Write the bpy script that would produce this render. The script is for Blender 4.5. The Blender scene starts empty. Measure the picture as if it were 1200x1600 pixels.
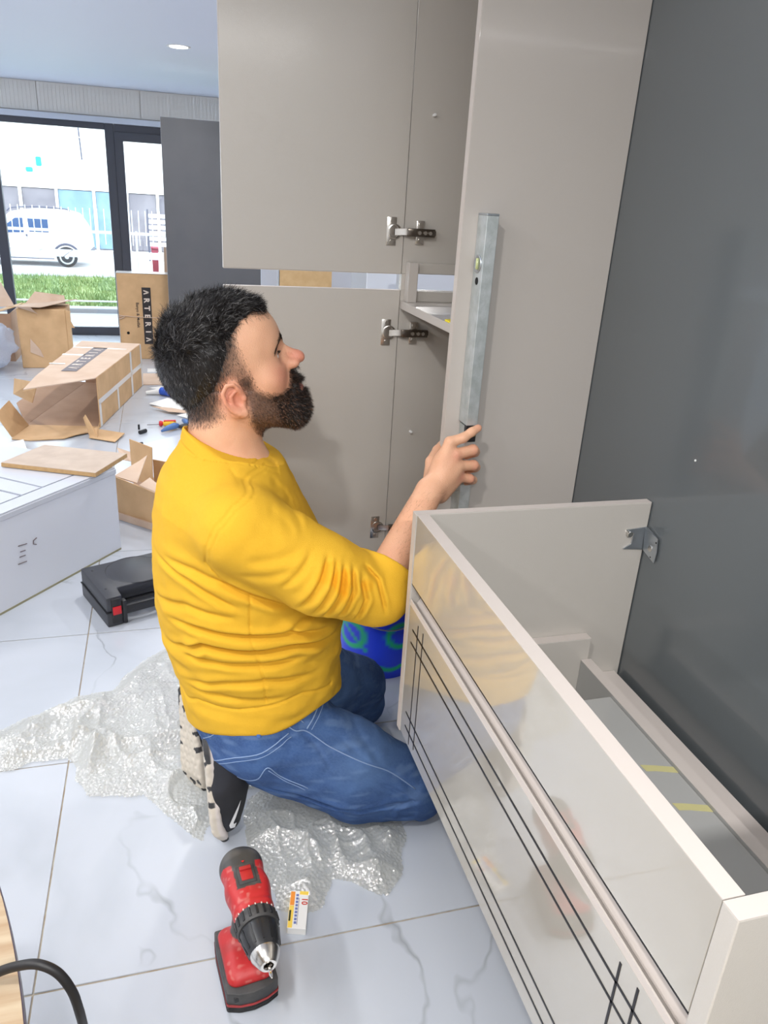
import bpy, bmesh, math, random
import numpy as np
from mathutils import Vector, Matrix
random.seed(7)
SC = bpy.context.scene
COL = SC.collection
R = math.radians

# ------------------------------------------------------------------ camera
cam_d = bpy.data.cameras.new('camera')
cam = bpy.data.objects.new('camera', cam_d); COL.objects.link(cam)
cam_d.sensor_fit = 'VERTICAL'; cam_d.sensor_height = 36.0
cam_d.lens = 36.0 * 1190.0 / 1600.0
cam_d.clip_start = 0.05; cam_d.clip_end = 200
cam.matrix_world = Matrix(((0.962701, 0.049412, -0.266016, 0.000000), (-0.264560, 0.377925, -0.887232, 0.000000), (0.056694, 0.924517, 0.376901, 1.310000), (0.000000, 0.000000, 0.000000, 1.000000)))
SC.camera = cam

# ------------------------------------------------------------------ view, world
SC.view_settings.view_transform = 'Standard'
SC.view_settings.look = 'None'
SC.view_settings.gamma = 1.0
SC.view_settings.use_curve_mapping = False
SC.view_settings.exposure = 0.0
W = bpy.data.worlds.new('world'); SC.world = W; W.use_nodes = True
wn = W.node_tree.nodes; wl = W.node_tree.links
bg = wn['Background']; bg.inputs['Strength'].default_value = 5.5
bg.inputs['Color'].default_value = (0.83, 0.92, 1.0, 1)

def lin(c):
    r = []
    for v in c[:3]:
        v = v / 255.0
        r.append(v / 12.92 if v <= 0.04045 else ((v + 0.055) / 1.055) ** 2.4)
    return (r[0], r[1], r[2], 1.0)

def area(name, loc, sx, sy, power, color=(1, 1, 1), rot=(0, 0, 0), shape='RECTANGLE'):
    l = bpy.data.lights.new(name, 'AREA'); l.shape = shape
    l.size = sx; l.size_y = sy; l.energy = power; l.color = color
    o = bpy.data.objects.new(name, l); o.location = loc; o.rotation_euler = rot
    COL.objects.link(o); return o

# long LED ceiling lights and spots of the shop (the light of each fitting)
CEIL = 2.07
for i, (x, y, sx, sy, p) in enumerate([(-1.3, 0.6, 0.12, 1.5, 25), (-1.3, 2.4, 0.12, 1.5, 13), (0.1, -0.9, 1.4, 0.12, 54),
                                       (-2.6, 1.6, 0.12, 1.5, 26)]):
    area('led_light', (x, y, CEIL - 0.035), sx, sy, p, (1.0, 0.985, 0.965))
SPOTS = [(0.161, 5.229), (-1.6, 5.229), (1.7, 5.229), (-0.3, 0.2), (0.25, 3.1), (-2.6, 3.9), (1.7, 3.1)]
for x, y in SPOTS:
    area('spot_light', (x, y, CEIL - 0.012), 0.1, 0.1, 15.0, (1.0, 0.97, 0.93), shape='DISK')

# ------------------------------------------------------------------ materials
def mat(name, col, rough=0.5, crough=0.04, metal=0.0, coat=0.0, spec=0.5, bump=None, var=None, attr=None, alpha=1.0, trans=0.0, emit=None, stretch=None):
    """bump=(scale, strength, detail)  var=(scale, amount 0..1, col2)"""
    m = bpy.data.materials.new(name); m.use_nodes = True
    nt = m.node_tree; n = nt.nodes; L = nt.links; b = n['Principled BSDF']
    c = lin(col)
    b.inputs['Base Color'].default_value = c
    b.inputs['Roughness'].default_value = rough
    b.inputs['Metallic'].default_value = metal
    b.inputs['Coat Weight'].default_value = coat
    b.inputs['Coat Roughness'].default_value = crough
    b.inputs['Specular IOR Level'].default_value = spec
    b.inputs['Alpha'].default_value = alpha
    b.inputs['Transmission Weight'].default_value = trans
    if emit:
        b.inputs['Emission Color'].default_value = lin(emit[0]); b.inputs['Emission Strength'].default_value = emit[1]
    src = None
    if attr:
        a = n.new('ShaderNodeAttribute'); a.attribute_name = attr; src = a.outputs['Color']
    if var:
        tc = n.new('ShaderNodeNewGeometry')
        no = n.new('ShaderNodeTexNoise'); no.inputs['Scale'].default_value = var[0]; no.inputs['Detail'].default_value = 5
        if stretch:
            mp = n.new('ShaderNodeMapping'); mp.inputs['Scale'].default_value = stretch; L.new(tc.outputs['Position'], mp.inputs['Vector']); L.new(mp.outputs['Vector'], no.inputs['Vector'])
        else: L.new(tc.outputs['Position'], no.inputs['Vector'])
        rmp = n.new('ShaderNodeMapRange'); rmp.inputs['From Min'].default_value = 0.35; rmp.inputs['From Max'].default_value = 0.65
        rmp.inputs['To Max'].default_value = var[1]
        L.new(no.outputs['Fac'], rmp.inputs['Value'])
        mx = n.new('ShaderNodeMix'); mx.data_type = 'RGBA'
        mx.inputs['A'].default_value = c; mx.inputs['B'].default_value = lin(var[2])
        if src: L.new(src, mx.inputs['A'])
        L.new(rmp.outputs['Result'], mx.inputs['Factor']); src = mx.outputs['Result']
    if src: L.new(src, b.inputs['Base Color'])
    if bump:
        g = n.new('ShaderNodeNewGeometry')
        no = n.new('ShaderNodeTexNoise'); no.inputs['Scale'].default_value = bump[0]; no.inputs['Detail'].default_value = bump[2] if len(bump) > 2 else 3
        L.new(g.outputs['Position'], no.inputs['Vector'])
        bp = n.new('ShaderNodeBump'); bp.inputs['Strength'].default_value = bump[1]; bp.inputs['Distance'].default_value = 0.002
        L.new(no.outputs['Fac'], bp.inputs['Height']); L.new(bp.outputs['Normal'], b.inputs['Normal'])
    return m

M = {}
M['taupe'] = mat('taupe_gloss', (194, 189, 182), 0.26, coat=0.3, crough=0.16, spec=0.5, bump=(700, 0.12))
M['taupe_v'] = mat('taupe_mirror_gloss', (180, 175, 166), 0.07, coat=1.0, spec=0.7)
M['taupe_m'] = mat('taupe_satin', (193, 187, 181), 0.3, coat=0.25, bump=(900, 0.05))
M['taupe_edge'] = mat('taupe_edge', (206, 197, 191), 0.4)
M['dark_line'] = mat('black_inlay_and_shade', (22, 20, 24), 0.4)  # inlaid lines, and the strips that paint shade round the drawer pull
M['grey_wall'] = mat('anthracite_gloss_panel', (98, 103, 106), 0.2, coat=0.4, bump=(300, 0.04))
M['dark_board'] = mat('anthracite_board', (86, 88, 93), 0.5, var=(6, 0.35, (98, 98, 102)))
M['white_wall'] = mat('white_wall', (226, 228, 232), 0.6)
M['ceiling'] = mat('ceiling_paint', (224, 230, 244), 0.55)
M['header'] = mat('ribbed_cladding', (232, 229, 223), 0.5)
M['alu'] = mat('pale_aluminium', (196, 205, 220), 0.4, metal=0.2)
M['frame'] = mat('anthracite_frame', (62, 66, 78), 0.4)
M['chrome'] = mat('nickel', (226, 222, 216), 0.22, metal=1.0)
M['chrome_d'] = mat('dark_nickel', (120, 112, 104), 0.2, metal=1.0)
M['zinc'] = mat('zinc', (190, 196, 202), 0.3, metal=0.9, bump=(150, 0.1))
M['galv'] = mat('worn_aluminium', (206, 212, 214), 0.42, metal=0.55, var=(45, 0.6, (168, 178, 176)), bump=(200, 0.2))
M['vial2'] = mat('vial_pale', (196, 204, 150), 0.15)
M['black'] = mat('black_plastic', (30, 30, 33), 0.45, bump=(500, 0.1))
M['black_hole'] = mat('black_void', (8, 8, 8), 0.8)
M['case'] = mat('charcoal_case_plastic', (58, 60, 66), 0.42, bump=(600, 0.12))
M['case_d'] = mat('dark_case_plastic', (38, 39, 43), 0.45)
M['red'] = mat('red_plastic', (205, 32, 42), 0.35)
M['tool_red'] = mat('worn_tool_red', (176, 38, 40), 0.42, var=(35, 0.55, (140, 44, 42)), bump=(120, 0.15))
M['tool_black'] = mat('worn_rubber', (54, 54, 56), 0.55, var=(40, 0.6, (84, 82, 80)), bump=(200, 0.15))
M['white'] = mat('white_lacquer', (198, 202, 212), 0.25, coat=0.2)
M['white_side'] = mat('white_panel_side', (216, 220, 230), 0.35)
M['groove'] = mat('grey_groove', (128, 134, 148), 0.6)
M['card'] = mat('cardboard', (212, 175, 132), 0.8, var=(9, 0.5, (182, 146, 106)), bump=(60, 0.15))
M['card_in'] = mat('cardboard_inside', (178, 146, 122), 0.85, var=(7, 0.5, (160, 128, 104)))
M['card_pale'] = mat('dusty_cardboard', (214, 190, 170), 0.85, var=(8, 0.6, (200, 170, 146)))
M['tape'] = mat('parcel_tape', (226, 222, 218), 0.3, coat=0.3)
M['ink'] = mat('black_print', (46, 42, 44), 0.6)
M['ink_w'] = mat('pale_print', (226, 212, 200), 0.6)
M['ink_g'] = mat('grey_print', (112, 102, 106), 0.6)
M['ply'] = mat('pale_laminate', (194, 176, 160), 0.5, var=(14, 0.8, (178, 158, 142)))
M['mdf'] = mat('raw_board_edge', (196, 160, 112), 0.8, var=(60, 0.6, (176, 140, 96)))
M['oak'] = mat('oak_board', (208, 176, 130), 0.5, var=(22, 0.6, (190, 154, 108)))
M['blue'] = mat('blue_bucket', (22, 44, 190), 0.35, attr='Col', bump=(60, 0.1))
M['tool_blue'] = mat('blue_grip', (84, 122, 178), 0.45)
M['steel'] = mat('steel', (150, 150, 152), 0.3, metal=0.9)
M['yellow_p'] = mat('yellow_plastic', (240, 190, 40), 0.4)
M['yellow_t'] = mat('yellow_tag', (246, 226, 40), 0.5)
M['glue'] = mat('dried_yellow_glue', (200, 194, 140), 0.4)
M['blue_tube'] = mat('blue_label', (50, 96, 206), 0.4)
M['pink'] = mat('pink_label', (206, 120, 170), 0.5)
M['plastic_w'] = mat('white_plastic', (236, 236, 234), 0.4)
M['paper'] = mat('paper', (232, 232, 230), 0.7)
M['orange'] = mat('orange_print', (240, 150, 60), 0.6)
M['yel_pr'] = mat('yellow_print', (244, 210, 90), 0.6)
M['red_pr'] = mat('red_print', (196, 54, 36), 0.6)
M['blue_pr'] = mat('blue_print', (110, 122, 176), 0.6)
M['green_pr'] = mat('dark_print', (58, 60, 32), 0.6)
M['rubber'] = mat('black_rubber', (26, 25, 27), 0.5)
M['grout'] = mat('grout', (170, 164, 152), 0.9, var=(30, 0.8, (146, 128, 104)))
M['white_paint'] = mat('white_paint', (240, 240, 240), 0.5)
M['skirt'] = mat('dirty_seal', (150, 146, 120), 0.7)
M['taupe_edge2'] = mat('taupe_edge_shade', (200, 191, 184), 0.4)
M['grip'] = mat('grip_bevel', (150, 144, 138), 0.3)
M['grey_gloss'] = mat('grey_gloss', (172, 172, 170), 0.12, coat=0.4)
M['vial'] = mat('vial_liquid', (150, 160, 70), 0.1)

def tile_material():
    m = bpy.data.materials.new('marble_tile'); m.use_nodes = True
    nt = m.node_tree; n = nt.nodes; L = nt.links; b = n['Principled BSDF']
    g = n.new('ShaderNodeNewGeometry')
    def vein(scale, warp, lo, hi, off):
        mp = n.new('ShaderNodeMapping'); mp.inputs['Location'].default_value = off
        mp.inputs['Rotation'].default_value = (0, 0, 0.6)
        L.new(g.outputs['Position'], mp.inputs['Vector'])
        nz = n.new('ShaderNodeTexNoise'); nz.inputs['Scale'].default_value = scale; nz.inputs['Detail'].default_value = 5
        nz.inputs['Roughness'].default_value = 0.5; nz.inputs['Distortion'].default_value = warp
        L.new(mp.outputs['Vector'], nz.inputs['Vector'])
        s = n.new('ShaderNodeMath'); s.operation = 'SUBTRACT'; s.inputs[1].default_value = 0.5; L.new(nz.outputs['Fac'], s.inputs[0])
        a = n.new('ShaderNodeMath'); a.operation = 'ABSOLUTE'; L.new(s.outputs[0], a.inputs[0])
        r = n.new('ShaderNodeMapRange'); r.inputs['From Min'].default_value = lo; r.inputs['From Max'].default_value = hi
        r.inputs['To Min'].default_value = 1; r.inputs['To Max'].default_value = 0; L.new(a.outputs[0], r.inputs['Value'])
        return r.outputs['Result']
    v1 = vein(1.25, 0.35, 0.0, 0.006, (5.1, 2.7, 0)); v2 = vein(0.9, 0.6, 0.0, 0.045, (7.3, 4.1, 0))
    msk = n.new('ShaderNodeTexNoise'); msk.inputs['Scale'].default_value = 3.2; msk.inputs['Detail'].default_value = 2
    L.new(g.outputs['Position'], msk.inputs['Vector'])
    mr = n.new('ShaderNodeMapRange'); mr.inputs['From Min'].default_value = 0.47; mr.inputs['From Max'].default_value = 0.62
    L.new(msk.outputs['Fac'], mr.inputs['Value'])
    mu = n.new('ShaderNodeMath'); mu.operation = 'MULTIPLY'; L.new(v1, mu.inputs[0]); L.new(mr.outputs['Result'], mu.inputs[1])
    mx = n.new('ShaderNodeMix'); mx.data_type = 'RGBA'; mx.inputs['A'].default_value = lin((190, 196, 206)); mx.inputs['B'].default_value = lin((168, 175, 184))
    sc = n.new('ShaderNodeMath'); sc.operation = 'MULTIPLY'; sc.inputs[1].default_value = 0.35; L.new(v2, sc.inputs[0]); L.new(sc.outputs[0], mx.inputs['Factor'])
    m2 = n.new('ShaderNodeMix'); m2.data_type = 'RGBA'; m2.inputs['B'].default_value = lin((128, 132, 136))
    sc2 = n.new('ShaderNodeMath'); sc2.operation = 'MULTIPLY'; sc2.inputs[1].default_value = 0.6; L.new(mu.outputs[0], sc2.inputs[0])
    L.new(sc2.outputs[0], m2.inputs['Factor']); L.new(mx.outputs['Result'], m2.inputs['A'])
    L.new(m2.outputs['Result'], b.inputs['Base Color'])
    b.inputs['Roughness'].default_value = 0.22; b.inputs['Coat Weight'].default_value = 0.2; b.inputs['Coat Roughness'].default_value = 0.1
    return m
M['tile'] = tile_material()

def glass_material(name, tint, refl, rough=0.0, op=0.0):
    m = bpy.data.materials.new(name); m.use_nodes = True
    nt = m.node_tree; n = nt.nodes; L = nt.links; out = n['Material Output']; n.remove(n['Principled BSDF'])
    t = n.new('ShaderNodeBsdfTransparent'); t.inputs['Color'].default_value = tint
    g = n.new('ShaderNodeBsdfGlossy'); g.inputs['Roughness'].default_value = rough
    mx = n.new('ShaderNodeMixShader'); mx.inputs['Fac'].default_value = refl
    L.new(t.outputs[0], mx.inputs[1]); L.new(g.outputs[0], mx.inputs[2]); L.new(mx.outputs[0], out.inputs['Surface'])
    return m
M['glass'] = glass_material('window_glass', (0.96, 0.98, 0.98, 1), 0.05)

def wrap_material(name, tint):
    m = bpy.data.materials.new(name); m.use_nodes = True
    nt = m.node_tree; n = nt.nodes; L = nt.links; out = n['Material Output']; n.remove(n['Principled BSDF'])
    t = n.new('ShaderNodeBsdfTransparent'); t.inputs['Color'].default_value = (1.0, 1.0, 0.98, 1)
    d = n.new('ShaderNodeBsdfDiffuse'); d.inputs['Color'].default_value = tint
    tr = n.new('ShaderNodeBsdfTranslucent'); tr.inputs['Color'].default_value = tint
    g = n.new('ShaderNodeBsdfGlossy'); g.inputs['Roughness'].default_value = 0.06
    ge = n.new('ShaderNodeNewGeometry')
    v = n.new('ShaderNodeTexVoronoi'); v.inputs['Scale'].default_value = 120
    L.new(ge.outputs['Position'], v.inputs['Vector'])
    nz = n.new('ShaderNodeTexNoise'); nz.inputs['Scale'].default_value = 70; nz.inputs['Detail'].default_value = 3; L.new(ge.outputs['Position'], nz.inputs['Vector'])
    ad = n.new('ShaderNodeMath'); ad.operation = 'ADD'; L.new(v.outputs['Distance'], ad.inputs[0]); L.new(nz.outputs['Fac'], ad.inputs[1])
    bp = n.new('ShaderNodeBump'); bp.inputs['Strength'].default_value = 1.0; bp.inputs['Distance'].default_value = 0.0028
    L.new(ad.outputs[0], bp.inputs['Height'])
    for q in (d, g, tr): L.new(bp.outputs['Normal'], q.inputs['Normal'])
    m0 = n.new('ShaderNodeMixShader'); m0.inputs['Fac'].default_value = 0.5; L.new(d.outputs[0], m0.inputs[1]); L.new(tr.outputs[0], m0.inputs[2])
    m1 = n.new('ShaderNodeMixShader'); m1.inputs['Fac'].default_value = 0.62; L.new(t.outputs[0], m1.inputs[1]); L.new(m0.outputs[0], m1.inputs[2])
    m2 = n.new('ShaderNodeMixShader'); m2.inputs['Fac'].default_value = 0.20; L.new(m1.outputs[0], m2.inputs[1]); L.new(g.outputs[0], m2.inputs[2])
    L.new(m2.outputs[0], out.inputs['Surface']); return m
M['wrap'] = wrap_material('bubble_wrap', (0.90, 0.90, 0.85, 1))
M['wrap_b'] = wrap_material('crumpled_film', (0.7, 0.76, 0.9, 1))

# ------------------------------------------------------------------ helpers
def tag(o, label=None, cat=None, group=None, kind=None):
    if label: o['label'] = label
    if cat: o['category'] = cat
    if group: o['group'] = group
    if kind: o['kind'] = kind
    return o

def empty(name, loc=(0, 0, 0), label=None, cat=None, group=None, rz=0):
    o = bpy.data.objects.new(name, None); o.empty_display_size = 0.05
    o.location = loc; o.rotation_euler = (0, 0, rz); COL.objects.link(o)
    return tag(o, label, cat, group)

def link(name, me, m, parent=None, smooth=False):
    """geometry is in world coordinates; child keeps world place"""
    for k in (m if isinstance(m, (list, tuple)) else [m]): me.materials.append(k)
    if smooth: me.shade_smooth()
    o = bpy.data.objects.new(name, me); COL.objects.link(o)
    if parent:
        o.parent = parent
        mw = Matrix.Translation(parent.location) @ parent.rotation_euler.to_matrix().to_4x4() if parent.type == 'EMPTY' else Matrix()
        o.matrix_parent_inverse = mw.inverted()
    return o

class MB:
    def __init__(s): s.bm = bmesh.new()
    def box(s, x0, x1, y0, y1, z0, z1, bev=0.0, mtx=None, mi=0):
        t = bmesh.new()
        bmesh.ops.create_cube(t, size=1)
        for v in t.verts:
            v.co = Vector(((x0 + x1) / 2 + v.co.x * (x1 - x0), (y0 + y1) / 2 + v.co.y * (y1 - y0), (z0 + z1) / 2 + v.co.z * (z1 - z0)))
        if bev: bmesh.ops.bevel(t, geom=t.edges[:], offset=bev, segments=2, affect='EDGES', profile=0.5)
        return s._add(t, mtx, mi)
    def _add(s, t, mtx, mi=0):
        if mtx is not None: bmesh.ops.transform(t, matrix=mtx, verts=t.verts[:])
        for f in t.faces: f.material_index = mi
        me = bpy.data.meshes.new('t'); t.to_mesh(me); t.free(); s.bm.from_mesh(me); bpy.data.meshes.remove(me)
        return s
    def prism(s, pts, vec, mtx=None, bev=0.0, mi=0):
        t = bmesh.new(); vec = Vector(vec)
        a = [t.verts.new(Vector(p)) for p in pts]; b = [t.verts.new(Vector(p) + vec) for p in pts]
        t.faces.new(a); t.faces.new(b[::-1]); n = len(a)
        for i in range(n): t.faces.new((a[i], b[i], b[(i + 1) % n], a[(i + 1) % n]))
        bmesh.ops.recalc_face_normals(t, faces=t.faces[:])
        if bev: bmesh.ops.bevel(t, geom=t.edges[:], offset=bev, segments=2, affect='EDGES', profile=0.5)
        return s._add(t, mtx, mi)
    def plate(s, pts, th=0.004, mi=0):
        p = [Vector(q) for q in pts]; nrm = (p[1] - p[0]).cross(p[2] - p[0]).normalized()
        return s.prism([q - nrm * th / 2 for q in p], nrm * th, mi=mi)
    def cyl(s, a, b, ra, rb=None, seg=16, mi=0, bev=0.0):
        rb = ra if rb is None else rb; a = Vector(a); b = Vector(b); d = b - a
        t = bmesh.new(); bmesh.ops.create_cone(t, cap_ends=True, segments=seg, radius1=ra, radius2=max(rb, 1e-4), depth=d.length)
        if bev: bmesh.ops.bevel(t, geom=[e for e in t.edges if abs(e.verts[0].co.z - e.verts[1].co.z) < 1e-6], offset=bev, segments=2, affect='EDGES')
        m = Matrix.Translation((a + b) / 2) @ d.to_track_quat('Z', 'Y').to_matrix().to_4x4()
        return s._add(t, m, mi)
    def lathe(s, prof, c, seg=32, axis=(0, 0, 1), mi=0):
        t = bmesh.new(); rings = []
        for r, z in prof:
            rings.append([t.verts.new((max(r, 1e-4) * math.cos(2 * math.pi * k / seg), max(r, 1e-4) * math.sin(2 * math.pi * k / seg), z)) for k in range(seg)])
        for i in range(len(rings) - 1):
            for k in range(seg):
                t.faces.new((rings[i][k], rings[i][(k + 1) % seg], rings[i + 1][(k + 1) % seg], rings[i + 1][k]))
        bmesh.ops.recalc_face_normals(t, faces=t.faces[:])
        m = Matrix.Translation(Vector(c)) @ Vector(axis).to_track_quat('Z', 'Y').to_matrix().to_4x4()
        return s._add(t, m, mi)
    def tube(s, pts, r, seg=8, mi=0, flat=1.0, up=None):
        P = [Vector(p) for p in pts]; t = bmesh.new(); rings = []; n = len(P)
        ref = Vector(up) if up else Vector((0, 0, 1))
        for i in range(n):
            d = (P[min(i + 1, n - 1)] - P[max(i - 1, 0)]).normalized()
            u = d.cross(ref)
            if u.length < 1e-3: u = d.cross(Vector((0, 1, 0)))
            u.normalize(); w = u.cross(d)
            rr = r[i] if isinstance(r, (list, tuple)) else r
            rings.append([t.verts.new(P[i] + u * rr * math.cos(2 * math.pi * k / seg) + w * rr * flat * math.sin(2 * math.pi * k / seg)) for k in range(seg)])
        for i in range(n - 1):
            for k in range(seg): t.faces.new((rings[i][k], rings[i][(k + 1) % seg], rings[i + 1][(k + 1) % seg], rings[i + 1][k]))
        t.faces.new(rings[0][::-1]); t.faces.new(rings[-1])
        bmesh.ops.recalc_face_normals(t, faces=t.faces[:])
        return s._add(t, None, mi)
    def sphere(s, c, r, seg=16, sc=(1, 1, 1), mtx=None, mi=0):
        t = bmesh.new(); bmesh.ops.create_uvsphere(t, u_segments=seg, v_segments=seg // 2 + 2, radius=r)
        m = Matrix.Translation(Vector(c)) @ (mtx or Matrix()) @ Matrix.Diagonal((sc[0], sc[1], sc[2], 1))
        return s._add(t, m, mi)
    def build(s, name, m, parent=None, smooth=False, angle=None):
        me = bpy.data.meshes.new(name); s.bm.to_mesh(me); s.bm.free()
        o = link(name, me, m, parent)
        if smooth:
            me.shade_smooth()
            if angle: me.set_sharp_from_angle(angle=R(angle))
        return o

def bx(name, m, parent, x0, x1, y0, y1, z0, z1, bev=0.0, **k):
    return MB().box(x0, x1, y0, y1, z0, z1, bev).build(name, m, parent, **k)

def text(name, s, m, parent, mtx, size, ext=0.0006, bold=0.0):
    c = bpy.data.curves.new(name, 'FONT'); c.body = s; c.size = size; c.extrude = ext; c.offset = bold
    c.align_x = 'CENTER'; c.align_y = 'CENTER'; c.resolution_u = 3
    o = bpy.data.objects.new(name, c); COL.objects.link(o)
    dg = bpy.context.evaluated_depsgraph_get()
    me = bpy.data.meshes.new_from_object(o.evaluated_get(dg))
    bpy.data.objects.remove(o); me.transform(mtx); me.materials.clear()
    return link(name, me, m, parent)

def catmull(P, n=6):
    P = [np.array(p, float) for p in P]; Q = [2 * P[0] - P[1]] + P + [2 * P[-1] - P[-2]]; out = []
    for i in range(1, len(Q) - 2):
        for k in range(n):
            t = k / n
            out.append(0.5 * ((2 * Q[i]) + (-Q[i - 1] + Q[i + 1]) * t + (2 * Q[i - 1] - 5 * Q[i] + 4 * Q[i + 1] - Q[i + 2]) * t * t + (-Q[i - 1] + 3 * Q[i] - 3 * Q[i + 1] + Q[i + 2]) * t ** 3))
    out.append(P[-1]); return [tuple(q) for q in out]

def copy_tree(o, parent=None):
    c = o.copy(); COL.objects.link(c); c.parent = parent
    for ch in list(o.children): copy_tree(ch, c)
    return c
M['wood_seat'] = mat('wood_seat', (182, 164, 138), 0.5, var=(40, 0.8, (156, 128, 98)), stretch=(0.12, 1.6, 1))
M['rim_dark'] = mat('dark_rim', (70, 60, 74), 0.4)
M['paper2'] = mat('pocket_lining', (206, 206, 196), 0.8)
M['jeans2'] = mat('denim_plain', (70, 104, 164), 0.85)

M['eye_w'] = mat('eye_white', (226, 218, 212), 0.15)
M['iris'] = mat('brown_iris', (62, 38, 24), 0.15)
M['pupil'] = mat('pupil', (8, 6, 6), 0.1)
M['shoe'] = mat('black_mesh', (28, 28, 34), 0.6, attr='Col', bump=(1500, 0.5))
M['sole'] = mat('foam_sole', (210, 202, 196), 0.6, attr='Col')
M['logo_w'] = mat('white_logo', (236, 236, 238), 0.5)
M['tool_col'] = mat('tool_housing', (180, 40, 42), 0.45, attr='Col', bump=(150, 0.15))
M['chuck'] = mat('chuck_plastic', (40, 41, 44), 0.35)

# ------------------------------------------------------------------ the setting
WY = 7.67
st = lambda o: tag(o, kind='structure')
floor = st(bx('floor', M['grout'], None, -3.6, 2.6, -2.6, WY + 0.1, -0.06, -0.0025))
tm = MB().box(-0.5985, 0.5985, -0.2995, 0.2995, -0.012, 0.0, 0.0012)
tile0 = None
for i in range(-3, 2):
    for j in range(-1, 12):
        cx = -0.277 + 1.2 * i + 0.6; cy = 1.02 + 0.603 * j + 0.3015
        if tile0 is None:
            tile0 = tm.build('tile', M['tile'], floor); o = tile0
        else:
            o = tile0.copy(); COL.objects.link(o); o.parent = floor
        o.location = (cx, cy, 0)
st(bx('ceiling', M['ceiling'], None, -3.6, 2.6, -2.6, WY + 0.1, CEIL, CEIL + 0.08))
st(bx('wall_left', M['white_wall'], None, -3.7, -3.6, -2.6, WY + 0.1, 0, CEIL))
st(bx('wall_rear', M['white_wall'], None, -3.6, 2.6, -2.7, -2.6, 0, CEIL))
st(bx('wall_far_right', M['white_wall'], None, 2.6, 2.7, -2.6, WY + 0.1, 0, CEIL))
wr = st(bx('wall_right', M['grey_wall'], None, 0.8655, 0.96, -2.6, 2.02, 0.0, CEIL - 0.002))
MB().cyl((0.8655, 1.05, 0.93), (0.8645, 1.05, 0.93), 0.002).build('screw_mark', M['white_paint'], wr)
# window wall: ribbed cladding above, frames and panes below
wb = st(bx('wall_back', M['header'], None, -3.6, 2.6, WY + 0.03, WY + 0.1, 1.84, CEIL))
w = 0.819
x = -0.921 - 3 * w
while x < 2.5:
    a, b = max(x, -3.6), min(x + w - 0.004, 2.6)
    m = MB()
    xx = a
    m.box(a, b, WY + 0.012, WY + 0.03, 1.85, CEIL - 0.002)
    while xx < b - 0.03:
        m.box(xx + 0.004, xx + 0.024, WY + 0.008, WY + 0.012, 1.85, CEIL - 0.002); xx += 0.031
    m.build('cladding_panel', M['header'], wb); x += w
st(bx('trim_1', M['alu'], None, -3.6, 2.6, WY - 0.03, WY + 0.03, 1.795, 1.84))
st(bx('wall_back_right', M['white_wall'], None, 0.98, 2.6, WY, WY + 0.1, 0, 1.795))
bx('jamb', M['frame'], wb, 0.92, 0.98, WY, WY + 0.06, 0, 1.795)
# window_1 fixed pane, door_1 glazed leaf, window_2 further left
w1 = st(empty('window_1', (-0.84, WY, 0)))
f = MB(); f.box(-1.355, -1.275, WY, WY + 0.06, 0.0, 1.795, 0.003); f.box(-0.41, -0.335, WY, WY + 0.06, 0, 1.795, 0.003)
f.box(-1.275, -0.41, WY, WY + 0.06, 1.745, 1.795, 0.003); f.box(-1.275, -0.41, WY, WY + 0.06, 0, 0.075, 0.003)
f.build('window_frame', M['frame'], w1)
bx('pane', M['glass'], w1, -1.275, -0.41, WY + 0.028, WY + 0.034, 0.075, 1.745)
w2 = st(empty('window_2', (-2.4, WY, 0)))
f = MB(); f.box(-3.6, -3.52, WY, WY + 0.06, 0, 1.795, 0.003); f.box(-3.52, -1.357, WY, WY + 0.06, 1.745, 1.795, 0.003); f.box(-3.52, -1.357, WY, WY + 0.06, 0, 0.075, 0.003)
f.build('window_frame', M['frame'], w2)
bx('pane', M['glass'], w2, -3.52, -1.357, WY + 0.028, WY + 0.034, 0.075, 1.745)
d1 = st(empty('door_1', (0.3, WY, 0)))
f = MB(); f.box(-0.333, 0.918, WY + 0.002, WY + 0.058, 1.735, 1.794, 0.002)
f.build('door_frame', M['frame'], d1)
f = MB(); f.box(-0.3345, -0.262, WY - 0.012, WY + 0.05, 0.01, 1.7345, 0.0); f.box(0.84, 0.912, WY - 0.012, WY + 0.05, 0.01, 1.73, 0.004)
f.box(-0.262, 0.84, WY - 0.012, WY + 0.05, 1.665, 1.7345, 0.0); f.box(-0.262, 0.84, WY - 0.012, WY + 0.05, 0.01, 0.10, 0.004)
f.build('door_leaf', M['frame'], d1)
bx('pane', M['glass'], d1, -0.262, 0.84, WY + 0.02, WY + 0.026, 0.10, 1.665)

# ceiling fittings
def downlight(x, y, label):
    t = empty('downlight', (x, y, CEIL), label, 'ceiling light')
    MB().lathe([(0.052, -0.002), (0.068, -0.003), (0.07, 0.0), (0.052, 0.0)], (x, y, CEIL), 28).build('trim_ring', M['white_paint'], t, smooth=True)
    MB().cyl((x, y, CEIL - 0.004), (x, y, CEIL - 0.0002), 0.052, seg=28).build('diffuser', M['lamp'], t)
M['lamp'] = mat('lit_diffuser', (255, 255, 255), 0.5, emit=((255, 252, 246), 6.0))
downlight(*SPOTS[0], 'lit round recessed downlight in the white ceiling left of the tall cabinet door')
names = ['further left over the floor boxes', 'behind the grey partition by the far right wall', 'right above the open vanity cabinet',
         'just behind the tall cabinet', 'near the left wall', 'behind the partition']
for (x, y), nme in zip(SPOTS[1:], names):
    downlight(x, y, 'round recessed downlight out of view, ' + nme)
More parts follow.
